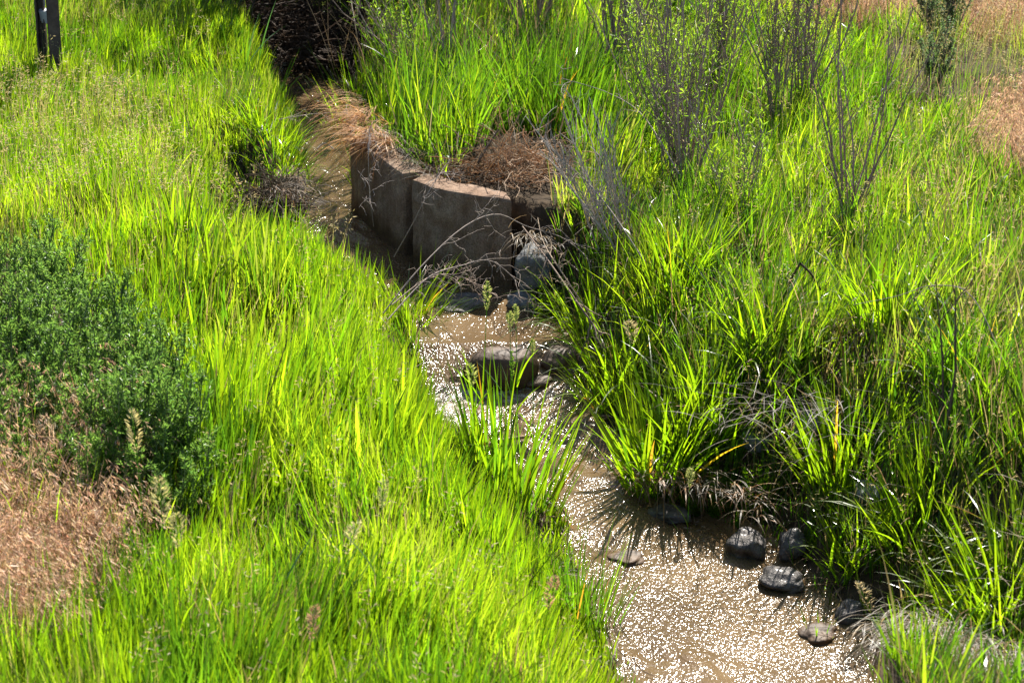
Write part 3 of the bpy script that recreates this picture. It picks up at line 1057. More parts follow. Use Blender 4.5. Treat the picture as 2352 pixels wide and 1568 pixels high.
HEADS = [(0.55, 0.50, 0.26), (0.50, 0.40, 0.22), (0.60, 0.55, 0.36), (0.42, 0.42, 0.16)]
seed_stalks('seed_heads', 'loose tan seed heads above the grass below the steel post',
            zone([(-100, 300), (120, 280), (300, 300), (420, 420), (560, 520), (420, 560), (200, 560), (-100, 620)], 0.0), 420, 0.46, [(0.40, 0.42, 0.12), (0.45, 0.38, 0.2)], HEADS)
seed_stalks('sparse_seed_heads', 'few pale seed heads standing over the sunlit near grass',
            zone([(300, 1250), (700, 1230), (1100, 1250), (1400, 1500), (1400, 1900), (300, 1900)], -0.2), 60, 0.50, [(0.38, 0.45, 0.10)], HEADS)
seed_stalks('scattered_seed_heads', 'scattered fine tan seed heads over the near bank meadow',
            zone([(-100, 60), (420, 30), (560, 300), (900, 600), (1000, 900), (1000, 1250), (500, 1250), (420, 900), (250, 600), (-100, 450)], -0.1), 260, 0.36, [(0.38, 0.42, 0.12), (0.45, 0.38, 0.2)], HEADS)
seed_stalks('bank_seed_heads', 'scattered bleached seed heads over the far bank grass',
            zone([(1500, 560), (1700, 350), (2400, 300), (2400, 1300), (2000, 1100), (1600, 900)], -0.1), 240, 0.40, [(0.42, 0.38, 0.2)], HEADS)
seed_stalks('field_seed_heads', 'slender seed stalks rising from the olive grass',
            Z_OLIVE, 260, 0.50, [(0.30, 0.34, 0.12)], [(0.34, 0.36, 0.16), (0.45, 0.40, 0.22)])


# ------------------------------------------------------------------ single tussocks
def tussock(label, u, v, hpx, n, rad, w, lean, curve, cols=GREENS, dead=0.12, dead_len=0.6, group='big grass tussocks', az0=None, hv=0.22, pos=None):
    p = atg(u, v) if pos is None else np.array(pos, float)
    dist = p[1] * cp - (p[2] - CAM_Z) * sp
    h = hpx / FPX * dist * (0.8 if u > 1350 else 0.95)
    t = thing('grass_tussock', label, 'grass', p, group)
    k, x, y, hh, ww, az, ln, cv = tuft_blades(np.array([0.0]), np.array([0.0]), n, np.array([rad]), np.array([h]), np.array([w]), np.array([lean]), np.array([curve]), hvar=hv)
    if az0 is not None:
        s = rng.random(n) < 0.45
        az[s] = az0 + rng.normal(0, 0.5, s.sum())
        ln[s] += 0.25
        cv[s] *= 1.5
    gz = ground_z(x + p[0], y + p[1]) - p[2]
    gz = gz if pos is None else np.maximum(gz, 0)
    gz = np.where(dist_w(x + p[0], y + p[1]) < 0, np.maximum(gz, water_z(y + p[1]) - p[2] - 0.1), gz)
    ww *= 1.0
    n_ = n
    hh *= np.where(rng.random(n) < 0.3, rng.uniform(0.4, 0.8, n), 1.0)
    c = np.clip(pick(cols, n, 0.2), 0.003, 0.9)
    yl = rng.random(n) < 0.025
    c[yl] = pick([(0.62, 0.42, 0.03), (0.60, 0.30, 0.04)], yl.sum())
    mb = MB()
    blades(mb, x, y, gz - 0.01, hh, ww, az, ln, cv, c, segs=6)
    mb.build('leaves', M_GRASS, t)['kind'] = 'stuff'
    nd = int(n * dead)
    if nd:
        k, x, y, hh, ww, az, ln, cv = tuft_blades(np.array([0.0]), np.array([0.0]), nd, np.array([rad * 1.1]), np.array([h * dead_len]), np.array([w * 0.8]), np.array([0.8]), np.array([1.5]))
        gz = ground_z(x + p[0], y + p[1]) - p[2]
        mb = MB()
        blades(mb, x, y, gz, hh, ww, az, ln + 0.2, cv + 0.6, pick(STRAW + STRAW_ORANGE, nd), segs=6)
        mb.build('dead_leaves', M_DRY, t)['kind'] = 'stuff'
    return t


tussock('dense upright tussock standing at the water edge in midstream view', 1180, 1130, 300, 150, 0.24, 0.0140, 0.22, 0.25, cols=GREENS_DEEP + GREENS)
tussock('narrow tuft of broad blades leaning over the falls', 1085, 1060, 165, 34, 0.07, 0.013, 0.30, 0.35)
tussock('tallest fanned tussock with an orange dead base above the bend', 1515, 1105, 350, 280, 0.16, 0.0145, 0.36, 0.55, dead=0.35)
tussock('wide tussock behind the tallest fanned one', 1640, 950, 290, 260, 0.22, 0.0135, 0.38, 0.6)
tussock('loose arching tussock overhanging the pool', 1415, 880, 260, 190, 0.20, 0.013, 0.5, 0.8)
tussock('bright tussock growing over the pale grey stone', 1935, 1075, 310, 220, 0.16, 0.014, 0.40, 0.55, dead=0.25)
tussock('fountain of green leaves above the dark pair of stones', 1975, 1255, 210, 170, 0.15, 0.0105, 0.45, 0.7, dead=0.3)
tussock('drooping tussock trailing long leaves over the water', 2215, 1390, 220, 260, 0.22, 0.012, 0.55, 1.0, az0=math.pi, dead=0.3)
tussock('tall bright tussock at the picture edge above the thatch overhang', 2310, 1370, 360, 260, 0.20, 0.0125, 0.40, 0.5)
tussock('mid green tussock beside the blue-grey stone in the tufts', 2120, 1175, 260, 240, 0.20, 0.0125, 0.42, 0.7)
tussock('airy tussock near the forked dead stick', 1770, 800, 240, 200, 0.18, 0.0125, 0.42, 0.7)
tussock('glowing wide-leaved tussock below the bare shrub', 2040, 740, 260, 200, 0.18, 0.014, 0.36, 0.5)
tussock('dark green tussock past the forked stick', 2240, 855, 260, 240, 0.22, 0.0135, 0.42, 0.7, cols=GREENS_DEEP)
tussock('spreading tussock over the blue-grey boulder', 1370, 730, 230, 170, 0.18, 0.0115, 0.5, 0.8)
tussock('upright tussock on the slope below the big willow', 1560, 640, 250, 190, 0.20, 0.010, 0.35, 0.6)
tussock('short tuft sprouting from the water by the tan stone', 1880, 1530, 130, 26, 0.04, 0.010, 0.35, 0.4, dead=0)
tussock('tiny tuft in the water before the smooth dark stone', 1700, 1310, 60, 14, 0.02, 0.009, 0.5, 0.5, dead=0)
tussock('ragged tuft at the corner below the thatch', 2330, 1540, 200, 110, 0.16, 0.011, 0.5, 0.6)
tussock('leaning tuft on the near bank beside the arching twigs', 950, 745, 180, 130, 0.16, 0.0095, 0.45, 0.6, az0=0.3)
tussock('clump capping the root tangle over the abutment', 610, 425, 130, 330, 0.26, 0.0065, 0.5, 0.7, dead=0.35)
tussock('drooping clump rooted on top of the abutment', 640, 430, 120, 260, 0.17, 0.0065, 0.6, 0.9, dead=0.4, pos=(-1.52, 14.42, -0.26), cols=GREENS_DEEP + GREENS)
tussock('shaggy clump on the rear edge of the abutment', 600, 400, 130, 280, 0.20, 0.0065, 0.5, 0.8, dead=0.3, pos=(-1.62, 14.68, -0.2))
tussock('dense clump leaning to the ditch just above the root tangle', 645, 350, 130, 260, 0.22, 0.0065, 0.45, 0.7, dead=0.15)
tussock('clump of deep green blades behind the straw pile', 1290, 290, 260, 260, 0.35, 0.011, 0.25, 0.4, cols=GREENS_DEEP)  # shade under the willows put into the green
tussock('sunlit clump crowning the orange straw overhang', 830, 240, 170, 230, 0.28, 0.009, 0.4, 0.5)
tussock('deep green clump behind the concrete wall', 1080, 270, 230, 260, 0.35, 0.010, 0.3, 0.5, cols=GREENS_DEEP)  # willow shade put into the green, like the grass around
tussock('clump of thin leaves at the low bank by the riffle', 1350, 1420, 210, 130, 0.14, 0.006, 0.25, 0.4, cols=GREENS_DEEP, dead=0.2)


def cattail(label, u, v, lv):
    """a few long strap leaves: lv = (length px, lean, azimuth, curve)"""
    p = atg(u, v)
    dist = p[1] * cp - (p[2] - CAM_Z) * sp
    t = thing('strap_leaf_plant', label, 'plant', p, 'strap-leaved plants by the ditch')
    for (L, ln, az, cv) in lv:
        mb = MB()
        blades(mb, np.array([rng.normal(0, .02)]), np.array([rng.normal(0, .02)]), np.array([-0.02]), np.array([L / FPX * dist]), np.array([0.017]), np.array([az]), np.array([ln]), np.array([cv]),
               np.array([(0.16, 0.42, 0.03)]), segs=9, twist=np.array([0.4]), taper=0.95)
        mb.build('leaf', M_GRASS, t)
    return t


cattail('strap-leaved plant with the longest leaves before the dark hollow', 565, 205, [(225, 0.15, 0.2, 0.25), (190, 0.05, 0.3, 0.35), (200, 0.2, 0.0, 0.9), (140, 0.0, 2.5, 0.1)])
cattail('strap-leaved plant bending out over the ditch', 640, 235, [(150, 0.35, 0.0, 0.1), (120, 0.2, 0.3, 0.3), (100, 0.5, 0.2, 0.4)])
cattail('small strap-leaved plant lying toward the ditch water', 650, 300, [(110, 0.9, 0.0, 0.1), (90, 0.5, 0.4, 0.3)])


def stalk(label, u, v, topu, topv, head=0.07, wide=0.010, head_col=(0.42, 0.50, 0.16), stem_col=(0.18, 0.36, 0.04), ground=True, nl=2):
    """one flowering grass stalk: stem, seed head of packed spikelets, leaves"""
    p = atg(u, v) if ground else atw(u, v)
    dist = p[1] * cp - (p[2] - CAM_Z) * sp
    h = (v - topv) / FPX * dist / cp * 0.97
    dx = (topu - u) / FPX * dist
    t = thing('flowering_grass_stalk', label, 'grass stalk', p, 'flowering grass stalks')
    n = 8
    s = np.linspace(0, 1, n)
    pts = np.stack([dx * s ** 1.5, 0.02 * np.sin(s * 2.5), h * s], 1)
    mb = MB()
    tube(mb, pts, np.linspace(0.0028, 0.0014, n), 5, stem_col)
    mb.build('stem', M_GRASS, t)
    mb = MB()
    m = 90
    tt = 1 - head / h * rng.random(m)
    P = np.stack([np.interp(tt, s, pts[:, 0]), np.interp(tt, s, pts[:, 1]), h * tt], 1)
    a = rng.uniform(0, 2 * math.pi, m)
    rr = wide * np.sin(np.clip((1 - tt) * h / head, 0, 1) * math.pi * 0.9 + 0.2)
    off = np.stack([np.cos(a), np.sin(a), np.full(m, 0.9)], 1)
    leaves(mb, P + off * rr[:, None] * 0.5, off, rr * 1.0 + 0.008, 0.006, pick([head_col, tuple(1.15 * c for c in head_col)], m))
    mb.build('seed_head', M_DRY, t)
    for j in range(nl):
        f = rng.uniform(0.25, 0.6)
        mb = MB()
        blades(mb, np.array([np.interp(f, s, pts[:, 0])]), np.array([0.0]), np.array([h * f]), np.array([h * 0.35]), np.array([0.009]), np.array([rng.uniform(0, 6.28)]), np.array([0.35]), np.array([0.6]), np.array([GREENS[j % 4]]), segs=6)
        mb.build('leaf', M_GRASS, t)
    return t


stalk('tallest flowering stalk rising in front of the pool', 1108, 1075, 1122, 640, head=0.15, wide=0.016)
stalk('flowering stalk crossing the midstream boulder, topped in a narrow spike', 1190, 1120, 1184, 692, head=0.10, wide=0.012)
stalk('slender flowering stalk next to the narrow spiked one', 1176, 1120, 1171, 708, head=0.10, wide=0.014)
stalk('short green spike before the dark face of the midstream boulder', 1180, 1100, 1176, 800, head=0.16, wide=0.009, head_col=(0.24, 0.44, 0.05))
stalk('stalk with a forked pale head by the falls', 1095, 1080, 1082, 832, head=0.12, wide=0.024)
stalk('bending stalk with a plump cream head over the far bank tussocks', 1470, 930, 1440, 735, head=0.13, wide=0.032, head_col=(0.55, 0.50, 0.30))
stalk('thin stalk by the water between the tussocks', 1225, 1130, 1222, 770, head=0.08, wide=0.010)
stalk('pale fluffy stalk in front of the lower riffle', 1575, 1330, 1580, 1065, head=0.10, wide=0.016, head_col=(0.45, 0.52, 0.22))
stalk('brown plumed stalk leaning over the low bank', 1230, 1600, 1275, 1310, head=0.14, wide=0.022, head_col=(0.50, 0.33, 0.22))
stalk('plump pale plume standing before the leafy weeds', 335, 1290, 322, 930, head=0.20, wide=0.026, head_col=(0.55, 0.52, 0.26))
stalk('nodding pale plume over the dry grass patch', 395, 1500, 385, 1080, head=0.20, wide=0.030, head_col=(0.52, 0.52, 0.24))
stalk('second nodding plume just below the first over the dry patch', 420, 1560, 425, 1160, head=0.14, wide=0.024, head_col=(0.52, 0.52, 0.24))
stalk('blurred plume high over the sunlit grass', 860, 1480, 890, 1085, head=0.12, wide=0.016, head_col=(0.45, 0.50, 0.22))
stalk('arched cream plume over the sunlit grass', 760, 1450, 830, 1185, head=0.14, wide=0.022, head_col=(0.55, 0.55, 0.30))
stalk('brown plume deep in the sunlit grass', 700, 1700, 735, 1370, head=0.14, wide=0.018, head_col=(0.45, 0.30, 0.20))
stalk('feathery plume hanging over the water under the drooping tussock', 2020, 1480, 1960, 1330, head=0.16, wide=0.026, head_col=(0.55, 0.50, 0.34))
stalk('yellow-green plume at the dark tussock by the picture edge', 2230, 1150, 2180, 850, head=0.16, wide=0.012, head_col=(0.5, 0.5, 0.2))


# ------------------------------------------------------------------ shrubs and weeds
def wander(p0, d0, L, n, jit, up=0.0, r=None):
    r = r or rng
    pts = [np.array(p0, float)]
    d = np.array(d0, float)
    d /= np.linalg.norm(d)
    for _ in range(n):
        d = d + r.normal(0, jit, 3) + np.array((0, 0, up))
        d /= np.linalg.norm(d)
        pts.append(pts[-1] + d * L / n)
    return np.array(pts)


WILLOW_LEAF = [(0.26, 0.46, 0.03), (0.34, 0.50, 0.035), (0.18, 0.37, 0.03), (0.40, 0.54, 0.05)]
BARK = [(0.36, 0.27, 0.22), (0.27, 0.20, 0.165), (0.44, 0.35, 0.30), (0.31, 0.235, 0.21)]
GREY_BARK = [(0.42, 0.37, 0.33), (0.34, 0.30, 0.265), (0.5, 0.45, 0.40)]


heap_later = []


def shrub(name, label, cat, u, v, n_stems, h, spread, leafy=1.0, r0=0.010, bark=BARK, group=None, twigs=9, leaf_l=0.045, leaf_w=0.009, cols=WILLOW_LEAF, base_r=0.06, lean=(0, 0), leaf_from=0.15, mat=None, jit=0.09, tw0=0.12, tw1=0.97):
    p = atg(u, v)
    t = thing(name, label, cat, p, group)
    fol = MB()
    for i in range(n_stems):
        mb = MB()
        a = 2 * math.pi * (i + rng.random()) / n_stems
        s = spread * rng.uniform(0.3, 1.1)
        d = np.array((math.cos(a) * s + lean[0], math.sin(a) * s + lean[1], 1.0))
        hh = h * rng.uniform(0.7, 1.1)
        pts = wander((base_r * math.cos(a) * rng.random(), base_r * math.sin(a) * rng.random(), -0.03), d, hh, 10, jit * 0.55, 0.03)
        c = pick(bark, 1)[0]
        tube(mb, pts, np.linspace(r0 * rng.uniform(.7, 1.1), 0.0022, 11), 6, c)
        for j in range(twigs):
            f = rng.uniform(tw0, tw1)
            q = np.array([np.interp(f * 10, np.arange(11), pts[:, m]) for m in range(3)])
            a2 = rng.uniform(0, 2 * math.pi)
            d2 = np.array((math.cos(a2) * 0.6, math.sin(a2) * 0.6, 0.9)) + 0.3 * d
            L = rng.uniform(0.15, 0.42) * (1.1 - 0.5 * f) * min(1.0, h)
            tp = wander(q, d2, L, 5, jit, 0.04)
            tube(mb, tp, np.linspace(0.0034, 0.0012, 6), 3, c)
            if leafy > 0 and f > leaf_from:
                nl = rng.poisson(13 * leafy)
                g = rng.random(nl) ** 0.7 * 5
                P = np.stack([np.interp(g, np.arange(6), tp[:, m]) for m in range(3)], 1)
                D = (tp[-1] - tp[0])[None, :] / L * 0.8 + rng.normal(0, 0.6, (nl, 3))
                leaves(fol, P, D, leaf_l * rng.uniform(.6, 1.3, nl), leaf_w * rng.uniform(.7, 1.3, nl), pick(cols, nl))
        mb.build('stem', M_TWIG, t)
    if fol.n:
        fol.build('foliage', mat or M_FORB, t)['kind'] = 'stuff'
    return t


WG = 'willow shrubs on the far bank'
shrub('willow_shrub', 'big willow shrub with a dense sheaf of grey-brown stems', 'shrub', 1565, 430, 24, 1.75, 0.28, leafy=0.3, r0=0.0070, group=WG, jit=0.17, leaf_l=0.042, leaf_w=0.008, twigs=14, base_r=0.11, tw0=0.15, tw1=0.85)
shrub('willow_shrub', 'slim willow shrub between the big willow and the bare shrub', 'shrub', 1785, 310, 13, 1.6, 0.17, leafy=0.35, r0=0.0075, group=WG, jit=0.17, leaf_l=0.042, leaf_w=0.008, twigs=11, tw0=0.2, tw1=0.85)
shrub('willow_shrub', 'leafy willow shrub behind the bare shrub', 'shrub', 1850, 250, 14, 1.7, 0.24, leafy=0.35, r0=0.0065, group=WG, jit=0.17, leaf_l=0.042, leaf_w=0.008, twigs=15, tw0=0.15, tw1=0.85)
shrub('willow_shrub', 'willow shrub low on the slope beside the big sheaf of stems', 'shrub', 1690, 520, 8, 0.8, 0.25, leafy=0.6, r0=0.004, group=WG, jit=0.17, leaf_l=0.042, leaf_w=0.008, twigs=10)
shrub('willow_shrub', 'thin willow shrub at the foot of the deep green clump', 'shrub', 1420, 190, 14, 2.9, 0.26, leafy=1.1, r0=0.010, group=WG, jit=0.17, leaf_l=0.042, leaf_w=0.008, twigs=20)
shrub('willow_shrub', 'tall willow with one dark upright stem above the wall', 'shrub', 1030, 240, 5, 2.9, 0.12, leafy=1.2, r0=0.010, group=WG, jit=0.17, leaf_l=0.042, leaf_w=0.008, twigs=22)
shrub('willow_shrub', 'leafy willow leaning over the dark hollow', 'shrub', 980, 200, 10, 1.4, 0.35, leafy=0.9, r0=0.006, group=WG, jit=0.17, leaf_l=0.042, leaf_w=0.008, twigs=13, lean=(-0.40, -0.1))
shrub('willow_shrub', 'willow shrub at the frame top between two thickets', 'shrub', 1220, 120, 16, 2.9, 0.3, leafy=1.1, r0=0.010, group=WG, jit=0.17, leaf_l=0.042, leaf_w=0.008, twigs=20)
shrub('willow_shrub', 'willow shrub against the dry pink field', 'shrub', 1660, 170, 14, 1.3, 0.25, leafy=0.5, r0=0.006, group=WG, jit=0.17, leaf_l=0.042, leaf_w=0.008, twigs=13, tw1=0.85)
shrub('willow_shrub', 'yellow-green willow sapling against the big sheaf of stems', 'shrub', 1500, 330, 8, 1.2, 0.25, leafy=0.8, r0=0.005, group=WG, jit=0.17, leaf_l=0.042, leaf_w=0.008, twigs=12)
shrub('bare_shrub', 'bare purple-brown shrub branching from one short trunk', 'shrub', 1945, 545, 8, 1.35, 0.27, leafy=0.03, r0=0.0075, twigs=9, base_r=0.02, bark=[(0.38, 0.26, 0.23), (0.30, 0.21, 0.19)], jit=0.11)
shrub('bare_shrub', 'single dead dark sapling among the tussocks', 'shrub', 2170, 1010, 2, 0.85, 0.06, leafy=0.05, r0=0.009, twigs=5, base_r=0.04, bark=[(0.12, 0.08, 0.065)])
shrub('dead_bush', 'grey dead bush of arching bare twigs behind the straw pile', 'dead bush', 1420, 560, 16, 0.85, 0.32, leafy=0, r0=0.006, twigs=10, bark=GREY_BARK, lean=(-0.42, 0.0), jit=0.14, base_r=0.12)

SAGE = [(0.15, 0.24, 0.11), (0.20, 0.28, 0.14), (0.11, 0.20, 0.08)]
shrub('sagebrush', 'round grey-green sagebrush in front of the dry pink field', 'shrub', 2155, 110, 16, 0.62, 0.45, leafy=4.5, r0=0.007, twigs=12, leaf_l=0.022, leaf_w=0.007, cols=SAGE, group='grey-green sagebrush', leaf_from=0.15)
shrub('sagebrush', 'small grey-green sagebrush sprig below the round one', 'shrub', 2145, 215, 7, 0.48, 0.25, leafy=4.0, r0=0.005, twigs=9, leaf_l=0.022, leaf_w=0.007, cols=SAGE, group='grey-green sagebrush', leaf_from=0.1)

WEED = [(0.17, 0.34, 0.06), (0.23, 0.39, 0.07), (0.12, 0.28, 0.06), (0.29, 0.43, 0.08)]
weeds = [(20, 760, .50, 'leafy weed plant at the upper picture edge of the green patch'), (110, 735, .46, 'leafy weed plant rearmost of the patch beside the wide-bladed grass'),
         (120, 860, .50, 'leafy weed plant in the dark middle of the patch'), (225, 830, .46, 'leafy weed plant on the upper slope of the patch'), (30, 930, .46, 'leafy weed plant above the pinkish dry grass edge'),
         (215, 960, .48, 'leafy weed plant at the heart of the patch above the dry grass'), (330, 930, .46, 'leafy weed plant pressing into the wide-bladed grass'), (330, 1060, .46, 'tallest leafy weed plant behind the pale plume'),
         (385, 1060, .42, 'bluish leafy weed plant at the tip of the patch'), (130, 1040, .36, 'short leafy weed plant with pink seed heads before it'),
         (400, 1180, .36, 'leafy weed plant lowest in the patch beside the nodding plume'), (240, 1130, .30, 'low weed plant in the mixed dry and green grass'), (25, 1030, .40, 'leafy weed plant beside the pink nodding heads'), (130, 985, .42, 'leafy weed plant closing the patch over the pink heads'), (250, 1050, .38, 'leafy weed plant between the pink heads and the tall one'), (90, 1120, .28, 'low weed plant at the picture edge in the mixed dry grass')]
for i, (u, v, h, lb) in enumerate(weeds):
    shrub('leafy_weed', lb, 'weed', u, v, 24 if i < 9 else 14, h, 0.30, leafy=1.9, r0=0.0035, twigs=9, leaf_l=0.026, leaf_w=0.0065, cols=WEED, group='leafy weeds on the near bank', bark=[(0.14, 0.20, 0.07)], base_r=0.16, leaf_from=0.1)

# tall thicket whose shade fills the hollow
TG = 'tall thicket around the dark hollow'
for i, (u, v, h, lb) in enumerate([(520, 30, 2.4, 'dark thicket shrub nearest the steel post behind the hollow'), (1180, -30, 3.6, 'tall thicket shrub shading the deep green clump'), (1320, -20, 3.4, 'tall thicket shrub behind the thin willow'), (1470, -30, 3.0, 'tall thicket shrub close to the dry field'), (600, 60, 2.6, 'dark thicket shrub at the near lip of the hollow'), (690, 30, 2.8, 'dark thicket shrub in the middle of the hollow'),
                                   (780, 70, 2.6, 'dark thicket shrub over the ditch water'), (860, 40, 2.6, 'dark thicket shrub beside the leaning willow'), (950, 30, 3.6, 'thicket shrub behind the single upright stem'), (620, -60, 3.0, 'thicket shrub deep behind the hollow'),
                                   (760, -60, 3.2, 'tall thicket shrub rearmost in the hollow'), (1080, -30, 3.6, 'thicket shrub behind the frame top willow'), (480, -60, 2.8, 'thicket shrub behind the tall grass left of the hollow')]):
    shrub('thicket_shrub', lb, 'shrub', u, v, 14, h, 0.36, leafy=1.5, r0=0.011, twigs=18, leaf_l=0.075, leaf_w=0.022, cols=[(0.05, 0.11, 0.012), (0.08, 0.15, 0.02), (0.10, 0.075, 0.04)], group=TG, bark=[(0.07, 0.048, 0.036), (0.10, 0.072, 0.056)], base_r=0.28, leaf_from=0.0, tw0=0.03)  # leaves and bark toned dark, adding the hollow's shade to the colour
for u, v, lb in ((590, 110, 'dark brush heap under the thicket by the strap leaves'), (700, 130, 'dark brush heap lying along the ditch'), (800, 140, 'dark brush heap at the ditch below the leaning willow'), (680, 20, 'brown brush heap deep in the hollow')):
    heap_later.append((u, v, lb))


def horsetail(label, u, v, hpx, n, rad):
    p = atg(u, v)
    dist = p[1] * cp - (p[2] - CAM_Z) * sp
    h = hpx / FPX * dist
    t = thing('horsetail_clump', label, 'horsetail', p, 'feathery horsetails at the water edge')
    mb, fb = MB(), MB()
    for i in range(n):
        a, r = rng.uniform(0, 6.28), rad * math.sqrt(rng.random())
        q = np.array((r * math.cos(a), r * math.sin(a), -0.02))
        pts = wander(q, (0.3 * math.cos(a) * r / rad, 0.3 * math.sin(a) * r / rad, 1), h * rng.uniform(.6, 1.1), 6, 0.05)
        tube(mb, pts, np.linspace(0.0022, 0.001, 7), 4, (0.20, 0.40, 0.04))
        for k in range(9):
            f = 0.15 + 0.8 * k / 9
            c = np.array([np.interp(f * 6, np.arange(7), pts[:, m]) for m in range(3)])
            aa = rng.uniform(0, 6.28, 6)
            D = np.stack([np.cos(aa), np.sin(aa), np.full(6, 0.9)], 1)
            leaves(fb, np.tile(c, (6, 1)), D, 0.035 * (1.1 - 0.6 * f), 0.003, pick(GREENS, 6))
    mb.build('stems', M_GRASS, t)
    fb.build('whorls', M_GRASS, t)['kind'] = 'stuff'


horsetail('tall horsetail clump growing from the water by the tussock bend', 1650, 1185, 150, 26, 0.05)
horsetail('squat horsetail clump at the foot of the tallest tussock', 1592, 1180, 70, 22, 0.05)
horsetail('feathery horsetail clump beside the pool under the boulder', 1252, 752, 120, 16, 0.05)
horsetail('lone horsetail behind the grey dead bush', 1500, 400, 110, 10, 0.05)
horsetail('horsetail clump behind the smooth dark stone', 1740, 1170, 140, 22, 0.08)


# ------------------------------------------------------------------ dead wood and straw
def polyline_px(pxs, z0, z1=None):
    """polyline through photo positions; heights given per point"""
    return np.array([at(u, v, z) for (u, v), z in zip(pxs, z0)])


def smooth_line(P, n=24):
    P = np.asarray(P)
    t = np.linspace(0, len(P) - 1, n)
    out = []
    for s in t:
        i = int(min(s, len(P) - 2))
        f = s - i
        p0, p1, p2, p3 = P[max(i - 1, 0)], P[i], P[i + 1], P[min(i + 2, len(P) - 1)]
        out.append(0.5 * ((2 * p1) + (-p0 + p2) * f + (2 * p0 - 5 * p1 + 4 * p2 - p3) * f * f + (-p0 + 3 * p1 - 3 * p2 + p3) * f ** 3))
    return np.array(out)


def dead_branch(label, P, r0, r1, n_twigs, tl, col, name='dead_branch', curl=0.25, droop=-0.05, origin=None):
    P = smooth_line(P)
    org = P[0].copy() if origin is None else np.array(origin)
    t = thing(name, label, 'dead branch', org, 'dead branches by the stream')
    mb = MB()
    tube(mb, P - org, np.linspace(r0, r1, len(P)), 6, col)
    mb.build('limb', M_TWIG, t)
    mb = MB()
    for i in range(n_twigs):
        f = rng.uniform(0.1, 1.0) * (len(P) - 1)
        q = np.array([np.interp(f, np.arange(len(P)), P[:, m]) for m in range(3)]) - org
        k = int(min(f, len(P) - 2))
        d = P[k + 1] - P[k]
        d = d / np.linalg.norm(d) + rng.normal(0, 0.7, 3)
        tp = wander(q, d, tl * rng.uniform(0.4, 1.2), 7, curl, droop)
        tube(mb, tp, np.linspace(r1 * 1.1, 0.0009, 8), 4, np.array(col) * rng.uniform(.8, 1.3))
        for s in range(3):
            e = tp[rng.integers(2, 7)]
            t2 = wander(e, rng.normal(0, 1, 3), tl * rng.uniform(0.15, 0.4), 4, curl, droop)
            tube(mb, t2, np.linspace(0.0014, 0.0008, 5), 4, np.array(col) * rng.uniform(.9, 1.4))
    if n_twigs:
        mb.build('twigs', M_TWIG, t)['kind'] = 'stuff'
    return t


GB = (0.34, 0.28, 0.24)
BB = (0.22, 0.16, 0.12)
b = lambda pts: np.array([at(u, v, z) for u, v, z in pts])
dead_branch('longest dead branch arching in front of the concrete wall', b([(880, 720, -0.35), (960, 620, -0.16), (1060, 525, 0.0), (1140, 492, 0.04), (1210, 520, -0.05), (1290, 545, -0.12), (1350, 590, -0.2)]), 0.0045, 0.0016, 12, 0.26, GB)
dead_branch('second arching dead branch that dips to the pool', b([(890, 735, -0.35), (980, 640, -0.2), (1060, 610, -0.16), (1130, 600, -0.15), (1200, 660, -0.3), (1230, 705, -0.45)]), 0.0045, 0.0016, 18, 0.24, GB)
dead_branch('low tangle of dead twigs above the dark slab', b([(900, 700, -0.3), (990, 635, -0.2), (1070, 640, -0.25), (1130, 690, -0.4)]), 0.004, 0.0014, 26, 0.20, (0.40, 0.31, 0.25))
dead_branch('slanting dead stem crossing the gate slot', b([(905, 590, -0.4), (950, 510, -0.15), (985, 440, 0.05), (1020, 385, 0.15)]), 0.0035, 0.0018, 8, 0.22, GB)
dead_branch('pale weed stem standing in front of the orange straw', b([(858, 520, -0.42), (850, 440, -0.15), (846, 360, 0.1), (850, 290, 0.25)]), 0.003, 0.0016, 12, 0.2, (0.42, 0.36, 0.32))
dead_branch('thick dead branch angling down over the boulder', b([(1200, 520, 0.0), (1260, 600, -0.1), (1330, 700, -0.25), (1380, 770, -0.4)]), 0.004, 0.006, 8, 0.22, BB)
dead_branch('seedy brown dead stalk falling across the bank grass', b([(1380, 760, -0.4), (1300, 640, -0.1), (1250, 560, 0.02), (1235, 500, 0.1)]), 0.004, 0.0018, 14, 0.14, (0.38, 0.29, 0.20))
dead_branch('long grey stem leaning left from the big willow', b([(1480, 600, -0.1), (1400, 480, 0.1), (1330, 400, 0.25), (1270, 360, 0.3)]), 0.005, 0.002, 14, 0.26, (0.28, 0.24, 0.21))
dead_branch('grey stem arching from the willow across the deep green clump', b([(1560, 400, 0.1), (1480, 270, 0.3), (1400, 215, 0.4), (1290, 180, 0.45)]), 0.004, 0.002, 8, 0.3, (0.30, 0.26, 0.23))
dead_branch('forked dark stick propped in the grass below the bare shrub', b([(1795, 695, -0.1), (1815, 645, 0.08), (1838, 605, 0.22)]), 0.009, 0.006, 0, 0.1, (0.10, 0.07, 0.055))
dead_branch('second arm of the forked stick resting on the grass', b([(1838, 605, 0.215), (1862, 628, 0.14), (1885, 665, 0.0)]), 0.007, 0.005, 0, 0.1, (0.10, 0.07, 0.055))
dead_branch('bare stick upright in the straw pile', b([(1085, 395, -0.06), (1115, 345, 0.1), (1145, 298, 0.25)]), 0.008, 0.006, 0, 0.1, (0.18, 0.13, 0.10))
dead_branch('dry stem bowed over the near bank at the midstream boulder', b([(870, 860, -0.3), (960, 840, -0.3), (1005, 790, -0.2), (1008, 730, -0.1)]), 0.003, 0.0014, 3, 0.1, (0.36, 0.28, 0.2))
dead_branch('dark dead stalk rising alone through the near grass', b([(412, 800, -0.2), (424, 650, 0.2), (434, 500, 0.6), (440, 420, 0.8)]), 0.003, 0.0018, 0, 0.1, (0.12, 0.07, 0.045))
